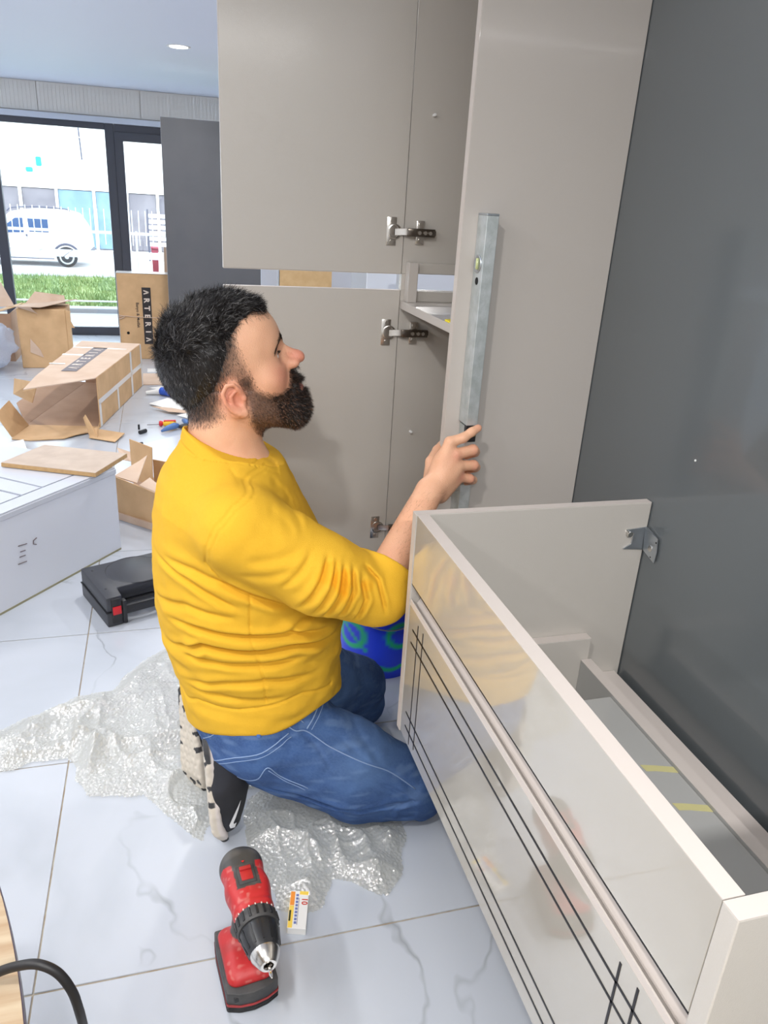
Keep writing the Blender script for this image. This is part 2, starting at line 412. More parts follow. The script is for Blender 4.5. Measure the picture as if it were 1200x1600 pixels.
for x, y, sx, sy, nme in [(-1.3, 0.6, 0.12, 1.5, 'nearest the camera'), (-1.3, 2.4, 0.12, 1.5, 'above the white cabinet box'), (0.1, -0.9, 1.4, 0.12, 'crosswise behind the camera'), (-2.6, 1.6, 0.12, 1.5, 'beside the left wall')]:
    t = empty('linear_lamp', (x, y, CEIL), 'long white ceiling lamp out of view, ' + nme, 'ceiling light')
    f = MB(); a, b = sx / 2 + 0.015, sy / 2 + 0.015
    f.box(x - a, x + a, y - b, y + b, CEIL - 0.03, CEIL)
    f.build('housing', M['white_paint'], t)

# ------------------------------------------------------------------ outside
M['paving'] = mat('pale_paving', (150, 153, 162), 0.8, var=(3, 0.5, (138, 142, 152)))
M['kerb'] = mat('kerb_concrete', (142, 144, 150), 0.8)
M['road'] = mat('sunlit_asphalt', (205, 205, 206), 0.85)
M['grass'] = mat('grass', (126, 146, 92), 0.8, var=(3.5, 0.9, (84, 112, 60)))
M['facade'] = mat('white_facade', (232, 232, 230), 0.7)
M['clad'] = mat('grey_wall_cladding', (128, 124, 130), 0.7, var=(2.2, 0.7, (104, 100, 108)))
M['clad_b'] = mat('bluish_glazing', (120, 150, 170), 0.4, var=(3, 0.6, (94, 124, 150)))
M['van_glass'] = mat('van_glass', (44, 74, 116), 0.15)
M['van_trim'] = mat('van_trim', (70, 72, 90), 0.5)
M['van_white'] = mat('van_paint', (235, 236, 238), 0.3, coat=0.4)
M['rail'] = mat('pale_railing_paint', (214, 218, 226), 0.5)
M['bin'] = mat('faded_red_plastic', (140, 46, 66), 0.6)
M['sign_c'] = mat('cyan_sign', (30, 160, 190), 0.5)
gr = st(empty('ground_outside', (0, 9, 0)))
bx('paving_base', M['kerb'], gr, -14, 12, WY + 0.1, 9.62, -0.1, -0.052)
# paving slabs seen close to the window
sl = MB().box(-0.29, 0.29, -0.29, 0.29, -0.05, -0.04, 0.004); s0 = None
for i in range(-4, 4):
    for j in range(3):
        cx = -0.93 + i * 0.6; cy = WY + 0.45 + j * 0.6
        if s0 is None: s0 = sl.build('paving_slab', M['paving'], gr); o = s0
        else: o = s0.copy(); COL.objects.link(o); o.parent = gr
        o.location = (cx, cy, 0)
bx('kerb', M['kerb'], gr, -14, 12, 9.42, 9.62, -0.06, 0.0, 0.01)
MB().prism([(-14, 9.62, -0.06), (12, 9.62, -0.06), (12, 13.3, -0.06), (-14, 13.3, -0.06)], (0, 0, -0.1)).build('grass_bank', M['grass'], gr)
bx('verge_kerb', M['kerb'], gr, -14, 12, 13.3, 14.1, -0.5, -0.04, 0.02)
bx('road', M['road'], gr, -16, 14, 14.1, 25, -0.6, -0.5)
# grass blades
random.seed(3); vs = []; fs = []
for k in range(14000):
    x = random.uniform(-4.5, 1.5); y = random.uniform(9.65, 13.25); z = -0.06
    h = random.uniform(0.03, 0.09); a = random.uniform(0, 3.14); w = 0.008
    dx, dy = math.cos(a) * w, math.sin(a) * w; q = len(vs)
    vs += [(x - dx, y - dy, z), (x + dx, y + dy, z), (x + random.uniform(-.03, .03), y + random.uniform(-.03, .03), z + h)]; fs.append((q, q + 1, q + 2))
me = bpy.data.meshes.new('grass'); me.from_pydata(vs, [], fs)
g = link('grass_tufts', me, M['grass']); tag(g, 'green grass strip growing behind the railing outside the window', 'grass', kind='stuff')
# railing
rl = empty('railing', (-1.2, 9.5, 0), 'pale metal railing with thin upright bars along the grass outside', 'railing')
MB().box(-6, 4, 9.51, 9.53, 0.80, 0.83).build('top_rail', M['rail'], rl)
MB().box(-6, 4, 9.51, 9.53, 0.06, 0.075).build('bottom_rail', M['rail'], rl)
bar0 = None
for i in range(0, 66):
    x = -5.9 + i * 0.145
    if bar0 is None: bar0 = MB().cyl((0, 9.52, 0.07), (0, 9.52, 0.81), 0.009, seg=8).build('bar', M['rail'], rl); o = bar0
    else: o = bar0.copy(); COL.objects.link(o); o.parent = rl
    o.location = (x, 0, 0)
for x in (-5.95, -3.1, -0.25, 2.6): MB().box(x - 0.012, x + 0.012, 9.508, 9.532, -0.005, 0.84).build('post', M['rail'], rl)
# building across the street
bd = empty('building', (-3, 25, -0.5), 'white-topped industrial building with grey panels across the street', 'building')
BY = 25.0
bx('upper_facade', M['facade'], bd, -14, 14, BY, BY + 1, 1.12, 7.0)
bx('rear_wall', M['clad'], bd, -14, 14, BY + 0.12, BY + 1, -0.5, 1.12)
xs = [-8.2, -7.1, -6.0, -4.9, -4.35, -3.7, -2.75, -1.75, -0.85, 0.0, 0.9, 1.9, 2.9, 3.9]
for i in range(len(xs) - 1):
    c = M['clad_b'] if i in (1, 2, 6, 7, 10) else M['clad']
    bx('wall_panel', c, bd, xs[i] + 0.05, xs[i + 1] - 0.05, BY + 0.05, BY + 0.12, -0.45, 1.1)
    bx('mullion', M['facade'] if i % 2 else M['rail'], bd, xs[i] - 0.04, xs[i] + 0.04, BY - 0.02, BY + 0.12, -0.5, 1.12)
MB().box(-3.2, -3.06, BY - 0.05, BY, 1.68, 1.92, 0.03).build('sign_mark', M['sign_c'], bd)
MB().box(-3.48, -3.3, BY - 0.05, BY, 1.52, 1.64, 0.03).build('sign_mark', M['sign_c'], bd)
s = MB()
for k in range(4): s.box(-2.56 + k * 0.08, -2.51 + k * 0.08, BY - 0.03, BY, 1.26, 1.42)
s.build('faded_lettering', M['ink_w'], bd)
cb = MB().tube(catmull([(-1.98, 24.6, 5.2), (-2.0, 24.6, 3.2), (-1.96, 24.6, 1.9)]), 0.02).build('hanging_cable', M['van_trim'], bd)
# shutter-like white louvres by the bin
lv = empty('louvre_rack', (0.1, 22, -0.5), 'white slatted rack standing by the far building, right pane', 'rack')
for x in (-0.27, 0.85): bx('post', M['van_trim'], lv, x - 0.02, x + 0.02, 22, 22.05, -0.5, 0.78)
for k in range(6): bx('slat', M['white_paint'], lv, -0.25, 0.83, 22, 22.03, -0.12 + k * 0.14, -0.03 + k * 0.14)
bn = empty('red_bin', (-0.12, 19, -0.5), 'narrow faded red plastic bin outside, seen through the door pane', 'bin')
MB().prism([(-0.18, 18.9, -0.5), (-0.05, 18.9, -0.5), (-0.04, 18.9, 0.02), (-0.19, 18.9, 0.02)], (0, 0.3, 0), bev=0.01).build('body', M['bin'], bn)
bx('lid', M['bin'], bn, -0.2, -0.03, 18.86, 19.24, 0.02, 0.06, 0.01)

# van
def van():
    y0, y1 = 19.6, 21.1; zb = 0.0; t = empty('van', (-1.55, 0, -0.5), 'white delivery van with roof bars parked across the street', 'van')
    prof = [(0.0, 0.32), (0.02, 0.75), (0.10, 1.05), (0.32, 1.38), (0.6, 1.45), (1.5, 1.46), (1.95, 1.40), (2.3, 1.1), (2.5, 0.92), (3.1, 0.84), (3.35, 0.62), (3.38, 0.3), (3.1, 0.22), (0.1, 0.24)]
    X0 = 0.0
    pts = [(X0 - u, y0, zb + z) for u, z in prof]
    MB().prism(pts, (0, y1 - y0, 0), bev=0.04).build('body', M['van_white'], t, smooth=True, angle=40)
    for u0, u1, z0, z1 in [(1.02, 1.52, 0.9, 1.24)]:
        MB().prism([(X0 - u0, y0 - 0.012, zb + z0), (X0 - u1, y0 - 0.012, zb + z0), (X0 - u1 - 0.02, y0 - 0.012, zb + z1), (X0 - u0 + 0.03, y0 - 0.012, zb + z1)], (0, 0.02, 0)).build('side_window', M['van_glass'], t)
    MB().prism([(X0 - 1.66, y0 - 0.012, zb + 0.88), (X0 - 2.3, y0 - 0.012, zb + 0.84), (X0 - 2.15, y0 - 0.012, zb + 1.02), (X0 - 1.85, y0 - 0.012, zb + 1.24), (X0 - 1.66, y0 - 0.012, zb + 1.25)], (0, 0.02, 0)).build('door_window', M['van_glass'], t)
    for u in (0.62, 2.7):
        wheel = MB().cyl((X0 - u, y0 - 0.03, zb + 0.27), (X0 - u, y0 + 0.2, zb + 0.27), 0.27, seg=28, bev=0.02).build('wheel', M['rubber'], t, smooth=True, angle=40)
        MB().lathe([(0.0, -0.01), (0.05, -0.012), (0.055, 0.01), (0.15, 0.006), (0.19, -0.006), (0.2, 0.01)], (X0 - u, y0 - 0.035, zb + 0.27), 24, (0, 1, 0)).build('hubcap', M['galv'], wheel, smooth=True)
        MB().tube([(X0 - u + 0.34 * math.cos(a), y0 - 0.005, zb + 0.27 + 0.34 * math.sin(a)) for a in np.linspace(0.1, 3.04, 14)], 0.03).build('wheel_arch', M['van_trim'], t)
    bx('side_moulding', M['van_trim'], t, X0 - 2.35, X0 - 0.98, y0 - 0.02, y0, zb + 0.42, zb + 0.47)
    bx('sill', M['van_trim'], t, X0 - 2.35, X0 - 0.95, y0 - 0.005, y0 + 0.02, zb + 0.2, zb + 0.225)
    bx('door_handle', M['van_trim'], t, X0 - 1.62, X0 - 1.56, y0 - 0.02, y0, zb + 0.78, zb + 0.83)
    bx('door_seam', M['van_trim'], t, X0 - 1.6, X0 - 1.592, y0 - 0.004, y0, zb + 0.3, zb + 1.3)
    MB().tube(catmull([(X0 - 0.45, y0 + 0.1, zb + 1.47), (X0 - 0.6, y0 + 0.1, zb + 1.52), (X0 - 1.3, y0 + 0.1, zb + 1.54), (X0 - 1.9, y0 + 0.1, zb + 1.49), (X0 - 2.05, y0 + 0.1, zb + 1.4)]), 0.018).build('roof_rail', M['van_trim'], t)
    MB().prism([(X0 + 0.005, y0 + 0.2, zb + 0.3), (X0 + 0.03, y0 + 0.2, zb + 0.45), (X0 - 0.05, y0 + 0.2, zb + 0.5), (X0 - 0.05, y0 + 0.2, zb + 0.28)], (0, 1.1, 0)).build('bumper', M['van_trim'], t)
    for o in t.children_recursive:
        o.matrix_parent_inverse = Matrix(); o.data.transform(Matrix.Diagonal((0.82, 1, 0.82, 1)))
van()

# ------------------------------------------------------------------ wall-hung vanity cabinet (foreground right)
VX, VZ0, VZ1, VB = 0.400, 0.366, 0.817, 0.8635
YN, YF = 0.326, 1.157
va = empty('vanity_cabinet', (0.63, 0.74, VZ0), 'open-topped glossy taupe vanity cabinet with black inlaid lines in the right foreground', 'cabinet')
def board(name, x0, x1, y0, y1, z0, z1, m='taupe', p=va, edges='z', bev=0.0008):
    return MB().box(x0, x1, y0, y1, z0, z1, bev).build(name, M[m], p)
board('end_panel', VX, VB, 1.139, YF, VZ0, VZ1, bev=0.0012)
board('end_panel', VX, VB, YN, 0.345, VZ0, VZ1, bev=0.0012)
def edging(p, x0, x1, y0, y1, z, name='edge_strip'):
    return MB().box(x0, x1, y0, y1, z, z + 0.0008).build(name, M['taupe_edge'], p)
edging(va, VX, VB, 1.1395, YF, VZ1); edging(va, VX, VB, YN, 0.3445, VZ1)
MB().box(VX - 0.0006, VX, 1.1395, YF, VZ0, VZ1).build('edge_strip', M['taupe_edge2'], va)
board('front_rail', VX + 0.0008, VX + 0.022, 0.3458, 1.138, 0.686, VZ1, 'taupe_v')
edging(va, VX + 0.0008, VX + 0.022, 0.3458, 1.138, VZ1)
# drawer front with the bevelled finger pull and inlaid black lines
dr = board('drawer_front', VX + 0.0005, VX + 0.012, 0.3462, 1.1375, 0.369, 0.6448, 'taupe_v')
MB().prism([(VX + 0.0027, 0.3462, 0.645), (VX + 0.0027, 0.3462, 0.6540), (VX + 0.0118, 0.3462, 0.6455), (VX + 0.0118, 0.3462, 0.645)], (0, 0.7913, 0)).build('bevelled_grip', M['grip'], dr)
MB().box(VX + 0.0005, VX + 0.0026, 0.3462, 1.1375, 0.6449, 0.6550).build('grip_edge', M['taupe_edge'], dr)
dl = []
def vline(y, z0, z1, w=0.0028): dl.append(MB().box(VX - 0.0002, VX + 0.0006, y - w / 2, y + w / 2, z0, z1).build('inlay_line', M['dark_line'], dr))
def hline(z, y0, y1, w=0.0036): dl.append(MB().box(VX - 0.0002, VX + 0.0006, y0, y1, z - w / 2, z + w / 2).build('inlay_line', M['dark_line'], dr))
vline(1.0855, 0.376, 0.630); vline(1.058, 0.386, 0.631)
vline(0.434, 0.376, 0.633, 0.0034); vline(0.4045, 0.386, 0.636, 0.0034)
hline(0.606, 0.372, 1.113); hline(0.578, 0.362, 1.117)
hline(0.429, 0.372, 1.113); hline(0.399, 0.362, 1.112)
MB().prism([(VX + 0.0123, 0.3458, 0.636), (VX + 0.0123, 0.3458, 0.6440), (VX + 0.0196, 0.3458, 0.6545), (VX + 0.0196, 0.3458, 0.636)], (0, 0.7922, 0)).build('pull_channel', M['taupe_edge'], va)
MB().box(VX + 0.0198, VX + 0.0248, 0.3458, 1.138, 0.62, 0.653).build('recess_shade', M['dark_line'], va)  # black strip standing in for the shade behind the pull ledge
MB().box(VX + 0.0252, VX + 0.0272, 0.3458, 1.138, 0.640, 0.72).build('channel_back', M['taupe_edge'], va)
MB().box(VX + 0.0009, VX + 0.0215, 0.3458, 1.138, 0.6845, 0.6859).build('shadow_line', M['dark_line'], va)  # black strip painting the shade under the front rail
board('bottom_panel', VX + 0.025, VB - 0.03, 0.3458, 1.138, VZ0, VZ0 + 0.018)
board('divider', 0.47, 0.772, 1.117, 1.1385, VZ0 + 0.0185, 0.545); edging(va, 0.47, 0.772, 1.1175, 1.138, 0.545)
board('back_rail', 0.757, 0.779, 0.3458, 1.1165, VZ0 + 0.0185, 0.498, 'grey_gloss'); edging(va, 0.757, 0.779, 0.3458, 1.1165, 0.498)
board('back_cleat', 0.806, 0.8535, 0.3458, 1.138, VZ0 + 0.0185, 0.447); edging(va, 0.806, 0.8535, 0.3458, 1.138, 0.447)
board('inner_panel', VX + 0.0225, 0.7565, 0.3458, 1.004, 0.474, 0.492, 'grey_gloss')
for x0, x1, y0, y1 in [(0.735, 0.7562, 0.800, 0.813), (0.735, 0.7562, 0.714, 0.727)]:
    MB().prism([(x0 - .028, y0 + .012, 0.4922), (x0 - .012, y0 + .009, 0.4922), (x1, y0 - .002, 0.4922), (x1, y1 - .001, 0.4922), (x0 - .010, y1 + .009, 0.4922), (x0 - .03, y1 + .014, 0.4922)], (0, 0, 0.0006)).build('glue_smear', M['glue'], va)
# hanging bracket on the far end panel
br = empty('hanging_bracket', (0.84, 1.135, 0.72), 'zinc hanging bracket screwed near the rear edge of the far vanity panel', 'bracket')
MB().prism([(0.818, 1.136, 0.765), (0.862, 1.136, 0.769), (0.862, 1.136, 0.722), (0.818, 1.136, 0.726), (0.834, 1.136, 0.735), (0.836, 1.136, 0.757)], (0, 0.0024, 0)).build('plate', M['zinc'], br)
MB().prism([(0.8585, 1.136, 0.769), (0.8625, 1.134, 0.769), (0.8625, 1.098, 0.760), (0.8625, 1.094, 0.735), (0.8625, 1.096, 0.712), (0.8625, 1.134, 0.722)], (-0.002, 0, 0)).build('wall_tab', M['zinc'], br)
MB().cyl((0.861, 1.112, 0.735), (0.858, 1.112, 0.735), 0.006, seg=14).build('screw', M['chrome'], br)
MB().cyl((0.825, 1.1365, 0.757), (0.825, 1.131, 0.757), 0.005, seg=12).build('screw', M['chrome'], br)
for y, z in [(1.125, 0.748), (1.10, 0.752), (1.108, 0.719)]:
    MB().cyl((0.8604, y, z), (0.8600, y, z), 0.0018, seg=8).build('hole', M['black_hole'], br)

# ------------------------------------------------------------------ tall cabinet with two open doors
TX, TY0, TY1, TZ0, TZ1 = 0.543, 1.417, 1.787, 0.385, 1.98
XR = 0.864
tc = empty('tall_cabinet', (0.7, 1.6, TZ0), 'tall taupe wall cabinet with two doors swung open, level held against its side', 'cabinet')
def tb(name, *a, m='taupe_m', bev=0.0008, p=tc): return MB().box(*a, bev).build(name, M[m], p)
tb('side_panel', TX, XR, TY0, TY0 + 0.018, TZ0, TZ1)
MB().box(TX - 0.0008, TX, TY0 + 0.0002, TY0 + 0.0178, TZ0, TZ1).build('edge_strip', M['taupe_edge2'], tc)
# far side: pieces around the lit slot
SL0, SL1, SX0, SX1 = 1.119, 1.156, 0.584, 0.80
tb('far_side_panel', TX, XR, TY1, TY1 + 0.018, TZ0, SL0, m='taupe'); tb('far_side_panel', TX, XR, TY1, TY1 + 0.018, SL1, TZ1, m='taupe')
tb('far_side_panel', TX, SX0, TY1, TY1 + 0.018, SL0 + 0.0002, SL1 - 0.0002, m='taupe', bev=0); tb('far_side_panel', SX1, XR, TY1, TY1 + 0.018, SL0 + 0.0002, SL1 - 0.0002, m='taupe', bev=0)
tb('back_panel', XR - 0.006, XR, TY0 + 0.018, TY1, TZ0, TZ1, m='taupe')
tb('top_panel', TX, XR - 0.006, TY0 + 0.0182, TY1 - 0.0002, TZ1 - 0.018, TZ1); tb('bottom_panel', TX, XR - 0.006, TY0 + 0.0182, TY1 - 0.0002, TZ0, TZ0 + 0.018)
tb('shelf', TX + 0.001, XR - 0.0065, TY0 + 0.0182, TY1 - 0.0002, 1.094 - 0.018, 1.094)
# niche frame and upstand on the shelf
SHZ = 1.094
tb('niche_upstand', 0.552, 0.574, TY1 - 0.03, TY1 - 0.0005, SHZ + 0.0002, 1.183, m='taupe_m')
tb('niche_top_rail', 0.5742, XR - 0.008, TY1 - 0.012, TY1 - 0.0005, SL1 + 0.002, 1.181, m='taupe')
tb('niche_bottom_rail', 0.5742, XR - 0.008, TY1 - 0.012, TY1 - 0.0005, SHZ + 0.0002, SL0 - 0.001, m='taupe')
def tagpiece():
    t = empty('yellow_tag', (0.552, 1.46, SHZ), 'small yellow and white tag lying on the cabinet shelf by the level', 'tag')
    MB().prism([(0.5455, 1.449, SHZ + 0.0003), (0.5455, 1.475, SHZ + 0.0003), (0.562, 1.48, SHZ + 0.0003), (0.562, 1.45, SHZ + 0.0003)], (0, 0, 0.0035)).build('label', M['yellow_t'], t)
    MB().box(0.5455, 0.5495, 1.443, 1.4488, SHZ + 0.0003, SHZ + 0.0012).build('paper', M['paper'], t)
tagpiece()
# doors: stand along -X from the far side panel, inner faces to the camera
DX0 = 0.1325
def door(z0, z1, hz):
    d = MB().box(DX0, TX - 0.0015, TY1 - 0.002, TY1 + 0.016, z0, z1, 0.001).build('door', M['taupe'], tc)
    MB().box(DX0 - 0.0007, DX0, TY1 - 0.0015, TY1 + 0.0155, z0, z1).build('edge_strip', M['taupe_edge2'], d)
    MB().box(DX0, TX - 0.0015, TY1 - 0.0015, TY1 + 0.0155, z1 + 0.0001, z1 + 0.0009).build('edge_strip', M['taupe_edge'], d)
    MB().box(DX0, TX - 0.0015, TY1 - 0.0015, TY1 + 0.0155, z0 - 0.0009, z0 - 0.0001).build('edge_strip', M['taupe_edge'], d)
    for z in hz: hinge(d, z)
def hinge(d, z):
    y = TY1 - 0.002
    cx = 0.513
    # cup flange with rounded ends, cup, link, arm, mounting plate, screws
    h = MB()
    h.box(cx - 0.013, cx + 0.010, y - 0.0022, y, z - 0.031, z + 0.031, 0.0009)
    h.lathe([(0.0165, 0.0), (0.0165, 0.004), (0.0145, 0.0045), (0.013, 0.001), (0.0, 0.0)], (cx + 0.006, y, z), 24, (0, -1, 0))
    h.prism([(cx + 0.006, y - 0.004, z - 0.008), (cx + 0.03, y - 0.013, z - 0.006), (cx + 0.037, y - 0.013, z - 0.006), (cx + 0.02, y - 0.002, z - 0.008)], (0, 0, 0.014))
    h.build('hinge', M['chrome'], d, smooth=True, angle=30)
    a = MB()
    a.box(cx + 0.034, cx + 0.100, y - 0.017, y - 0.010, z - 0.009, z + 0.009, 0.0015)
    a.box(cx + 0.036, cx + 0.104, y - 0.010, y + 0.0015, z - 0.0055, z + 0.0055, 0.001)
    a.build('hinge_arm', M['chrome_d'], d, smooth=True, angle=30)
    p = MB(); xm = cx + 0.067
    p.box(xm - 0.010, xm + 0.010, y - 0.005, y + 0.0018, z - 0.026, z + 0.026, 0.0015)
    for dz in (-0.018, 0.018): p.cyl((xm, y - 0.0075, z + dz), (xm, y - 0.004, z + dz), 0.005, seg=12)
    for dx in (-0.006, 0.008, 0.020): p.cyl((xm + dx, y - 0.020, z), (xm + dx, y - 0.016, z), 0.0042, seg=12)
    for dz in (-0.023, 0.023): p.cyl((cx - 0.001, y - 0.004, z + dz), (cx - 0.001, y - 0.0015, z + dz), 0.0045, seg=12)
    p.build('mounting_plate', M['chrome'], d, smooth=True, angle=30)
door(1.1555, TZ1, (1.248, 1.75))
door(TZ0, 1.1175, (1.02, 0.51))
for k, (u, v) in enumerate([(0.594, 1.491), (0.592, 0.771)]):
    q = MB().cyl((u, TY1, v), (u, TY1 - 0.012, v + 0.001), 0.0032, seg=12, bev=0.001).build('shelf_pin', M['plastic_w'], tc)

# ------------------------------------------------------------------ spirit level
lv = empty('spirit_level', (0.584, 1.394, 0.70), 'worn aluminium spirit level held upright against the side of the tall cabinet', 'spirit level')
LX0, LX1, LY0, LY1, LZ0, LZ1 = 0.5725, 0.596, 1.3735, 1.4165, 0.70, 1.298
sec = [(LX0, LY0 + 0.001), (LX0 + 0.001, LY0), (LX1 - 0.001, LY0), (LX1, LY0 + 0.001), (LX1, LY1), (LX0, LY1)]
rows = [(LZ0, LZ0 + 0.17), (LZ0 + 0.205, LZ1 - 0.001)]
for a, b in rows: MB().prism([(x, y, a) for x, y in sec], (0, 0, b - a)).build('aluminium_body', M['galv'], lv)
MB().box(LX0 + 0.003, LX1 - 0.002, LY0 + 0.012, LY1, LZ0 + 0.17, LZ0 + 0.20).build('vial_window_back', M['galv'], lv)
MB().box(LX0 + 0.0005, LX1 - 0.0005, LY0 + 0.0005, LY0 + 0.012, LZ0 + 0.1705, LZ0 + 0.2045, 0.001).build('vial_holder', M['black'], lv)
MB().cyl((LX0 + 0.004, LY0 - 0.0005, LZ0 + 0.187), (LX1 - 0.004, LY0 - 0.0005, LZ0 + 0.187), 0.0052, seg=14).build('vial', M['vial'], lv, smooth=True)
MB().box(LX0 - 0.0004, LX1, LY0 - 0.0004, LY1, LZ1 - 0.001, LZ1 + 0.003, 0.001).build('end_cap', M['zinc'], lv)
zc = 1.212
MB().lathe([(0.0165, -0.0004), (0.0165, 0.0012), (0.0135, 0.0014), (0.0125, 0.0003), (0.0, 0.0002)], (LX0 - 0.0004, 1.396, zc), 28, (-1, 0, 0)).build('vial_ring', M['zinc'], lv, smooth=True)
MB().cyl((LX0 - 0.0014, 1.396, zc - 0.010), (LX0 - 0.0014, 1.396, zc + 0.010), 0.0032, seg=10).build('vial', M['vial2'], lv, smooth=True)
MB().cyl((LX0 - 0.0008, 1.394, 1.181), (LX0 + 0.001, 1.394, 1.181), 0.0068, seg=18).build('hanging_hole', M['black_hole'], lv)

# ------------------------------------------------------------------ boxes and boards on the floor
V = Vector
def panel(name, m, parent, pts, th=0.005): return MB().plate(pts, th).build(name, M[m], parent)

# tall dark board leaning by the door
db = empty('dark_panel', (0.4, 6.2, 0), 'tall matt anthracite board standing by the glass door behind the tall cabinet', 'panel')
bx('board', M['dark_board'], db, 0.046, 0.765, 6.2, 6.22, 0.0, 1.772, 0.001)
bx('edge_strip', M['rail'], db, 0.0452, 0.0458, 6.201, 6.219, 0.0, 1.772)
bx('edge_strip', M['rail'], db, 0.046, 0.765, 6.201, 6.219, 1.7722, 1.773)

# upright printed carton by the door
P0 = 6.56
ab = empty('printed_carton', (-0.14, P0 + 0.08, 0), 'upright flat brown carton with a black ARTERIA print, standing by the door', 'box')
bx('carton', M['card'], ab, -0.342, 0.05, P0, P0 + 0.15, 0.0, 0.672, 0.004)
bx('top_tape', M['tape'], ab, -0.345, 0.052, P0 - 0.002, P0 + 0.152, 0.6735, 0.677)
bx('side_tape', M['tape'], ab, -0.3455, -0.3425, P0 - 0.002, P0 + 0.1, 0.05, 0.672)
bx('print_band', M['ink'], ab, -0.158, -0.09, P0 - 0.002, P0 - 0.0005, 0.122, 0.569)
def wmat(cx, y, z, rot, sx=1.0, sy=1.0):      # text lies in the XZ plane facing -Y, turned clockwise by rot degrees
    return Matrix.Translation((cx, y, z)) @ Matrix.Rotation(R(90), 4, 'X') @ Matrix.Rotation(R(-rot), 4, 'Z') @ Matrix.Diagonal((sx, sy, 1, 1))
def arteria(parent, cx, y, z0, z1, size, base, mm='ink_w', prefix='letter'):
    n = 7
    for k, ch in enumerate('ARTERIA'):
        z = z1 - (z1 - z0) * (k + 0.5) / n
        if ch == 'A':   # an A drawn without its crossbar
            m = MB(); h = size * 0.36; w = size * 0.30
            for sgn in (-1, 1):
                m.prism([(-h, -w * sgn - 0.0035 * 0, 0), (-h, -w * sgn + 0.009, 0), (h, 0.0045, 0), (h, -0.0045, 0)] if sgn > 0 else
                        [(-h, w - 0.009, 0), (-h, w, 0), (h, 0.0045, 0), (h, -0.0045, 0)], (0, 0, 0.0008))
            # local x up-of-letter -> +X of the carton, local y -> Z
            bmesh.ops.transform(m.bm, matrix=Matrix.Translation((cx, y, z)) @ Matrix.Rotation(R(90), 4, 'X'), verts=m.bm.verts[:])
            m.build(prefix, M[mm], parent)
        else:
            text(prefix, ch, M[mm], parent, wmat(cx - size * 0.02, y, z, 90), size, 0.0004, 0.002)
arteria(ab, -0.124, P0 - 0.0028, 0.128, 0.563, 0.058, ab)
text('small_print', 'Banyo & Mutfak', M['ink'], ab, wmat(-0.197, P0 - 0.001, 0.352, 90), 0.031, 0.0003, 0.0004)
MB().tube(catmull([(-0.346, P0 - 0.003, 0.335), (-0.30, P0 - 0.004, 0.345), (-0.2, P0 - 0.003, 0.337), (-0.05, P0 - 0.003, 0.334), (0.052, P0 - 0.003, 0.335)]), 0.0045, flat=0.6).build('string', M['card_pale'], ab)
MB().tube(catmull([(-0.346, P0 - 0.003, 0.352), (-0.30, P0 - 0.006, 0.34), (-0.345, P0 - 0.003, 0.318), (-0.31, P0 - 0.005, 0.33)]), 0.005, flat=0.6).build('string_knot', M['card_pale'], ab)
MB().cyl((-0.28, P0 + 0.001, 0.21), (-0.28, P0 - 0.0012, 0.21), 0.012, seg=7).build('punched_hole', M['black_hole'], ab)
# second carton leaning behind, only a corner shows
MB().prism([(0.0, 6.85, 0.0), (0.14, 6.85, 0.0), (0.14, 6.85, 0.86), (0.03, 6.85, 0.86)], (0, 0.08, 0)).build('c', M['card_pale'])
o = bpy.data.objects['c']; o.name = 'flat_carton'; tag(o, 'brown carton leaning behind the upright ARTERIA carton, only its upper edge showing', 'box')
MB().box(-0.14, 0.3, 6.05, 6.16, 0.0, 0.006).build('c', M['plastic_w']); o = bpy.data.objects['c']; o.name = 'white_strip'; tag(o, 'white strip lying on the floor in front of the upright carton', 'strip')
MB().box(-0.17, 0.32, 5.62, 5.98, 0.0, 0.008, 0.002).build('c', M['card_pale']); o = bpy.data.objects['c']; o.name = 'cardboard_sheet'; tag(o, 'flat cardboard sheet on the floor between opened carton and dark hair', 'cardboard')

# closed square carton with torn flaps
cb = empty('torn_carton', (-0.86, 6.35, 0), 'square brown carton with torn open top flaps standing before the window', 'box')
bx('carton', M['card'], cb, -1.035, -0.70, 6.2, 6.52, 0, 0.435, 0.006)
m = MB(); pts = [(-0.70, 6.199, 0.43), (-0.665, 6.199, 0.425), (-0.672, 6.199, 0.36), (-0.645, 6.21, 0.30), (-0.675, 6.199, 0.305), (-0.68, 6.199, 0.22), (-0.665, 6.2, 0.18), (-0.685, 6.199, 0.1), (-0.70, 6.199, 0.05)]
m.prism(pts, (0, 0.004, 0)).build('torn_edge', M['card'], cb)
panel('flap', 'card_pale', cb, [(-1.04, 6.19, 0.45), (-0.86, 6.15, 0.455), (-0.62, 6.3, 0.50), (-0.72, 6.5, 0.46), (-0.95, 6.52, 0.44)])
panel('flap', 'card_pale', cb, [(-1.0, 6.4, 0.445), (-0.93, 6.45, 0.53), (-0.73, 6.5, 0.50), (-0.72, 6.45, 0.445)])
panel('flap', 'card_pale', cb, [(-1.04, 6.19, 0.452), (-0.9, 6.18, 0.41), (-0.885, 6.18, 0.40), (-0.93, 6.16, 0.45)], 0.003)
panel('dust_smear', 'card_pale', cb, [(-0.97, 6.1975, 0.12), (-0.88, 6.1975, 0.08), (-0.90, 6.1975, 0.14), (-0.96, 6.1975, 0.22)], 0.0006)
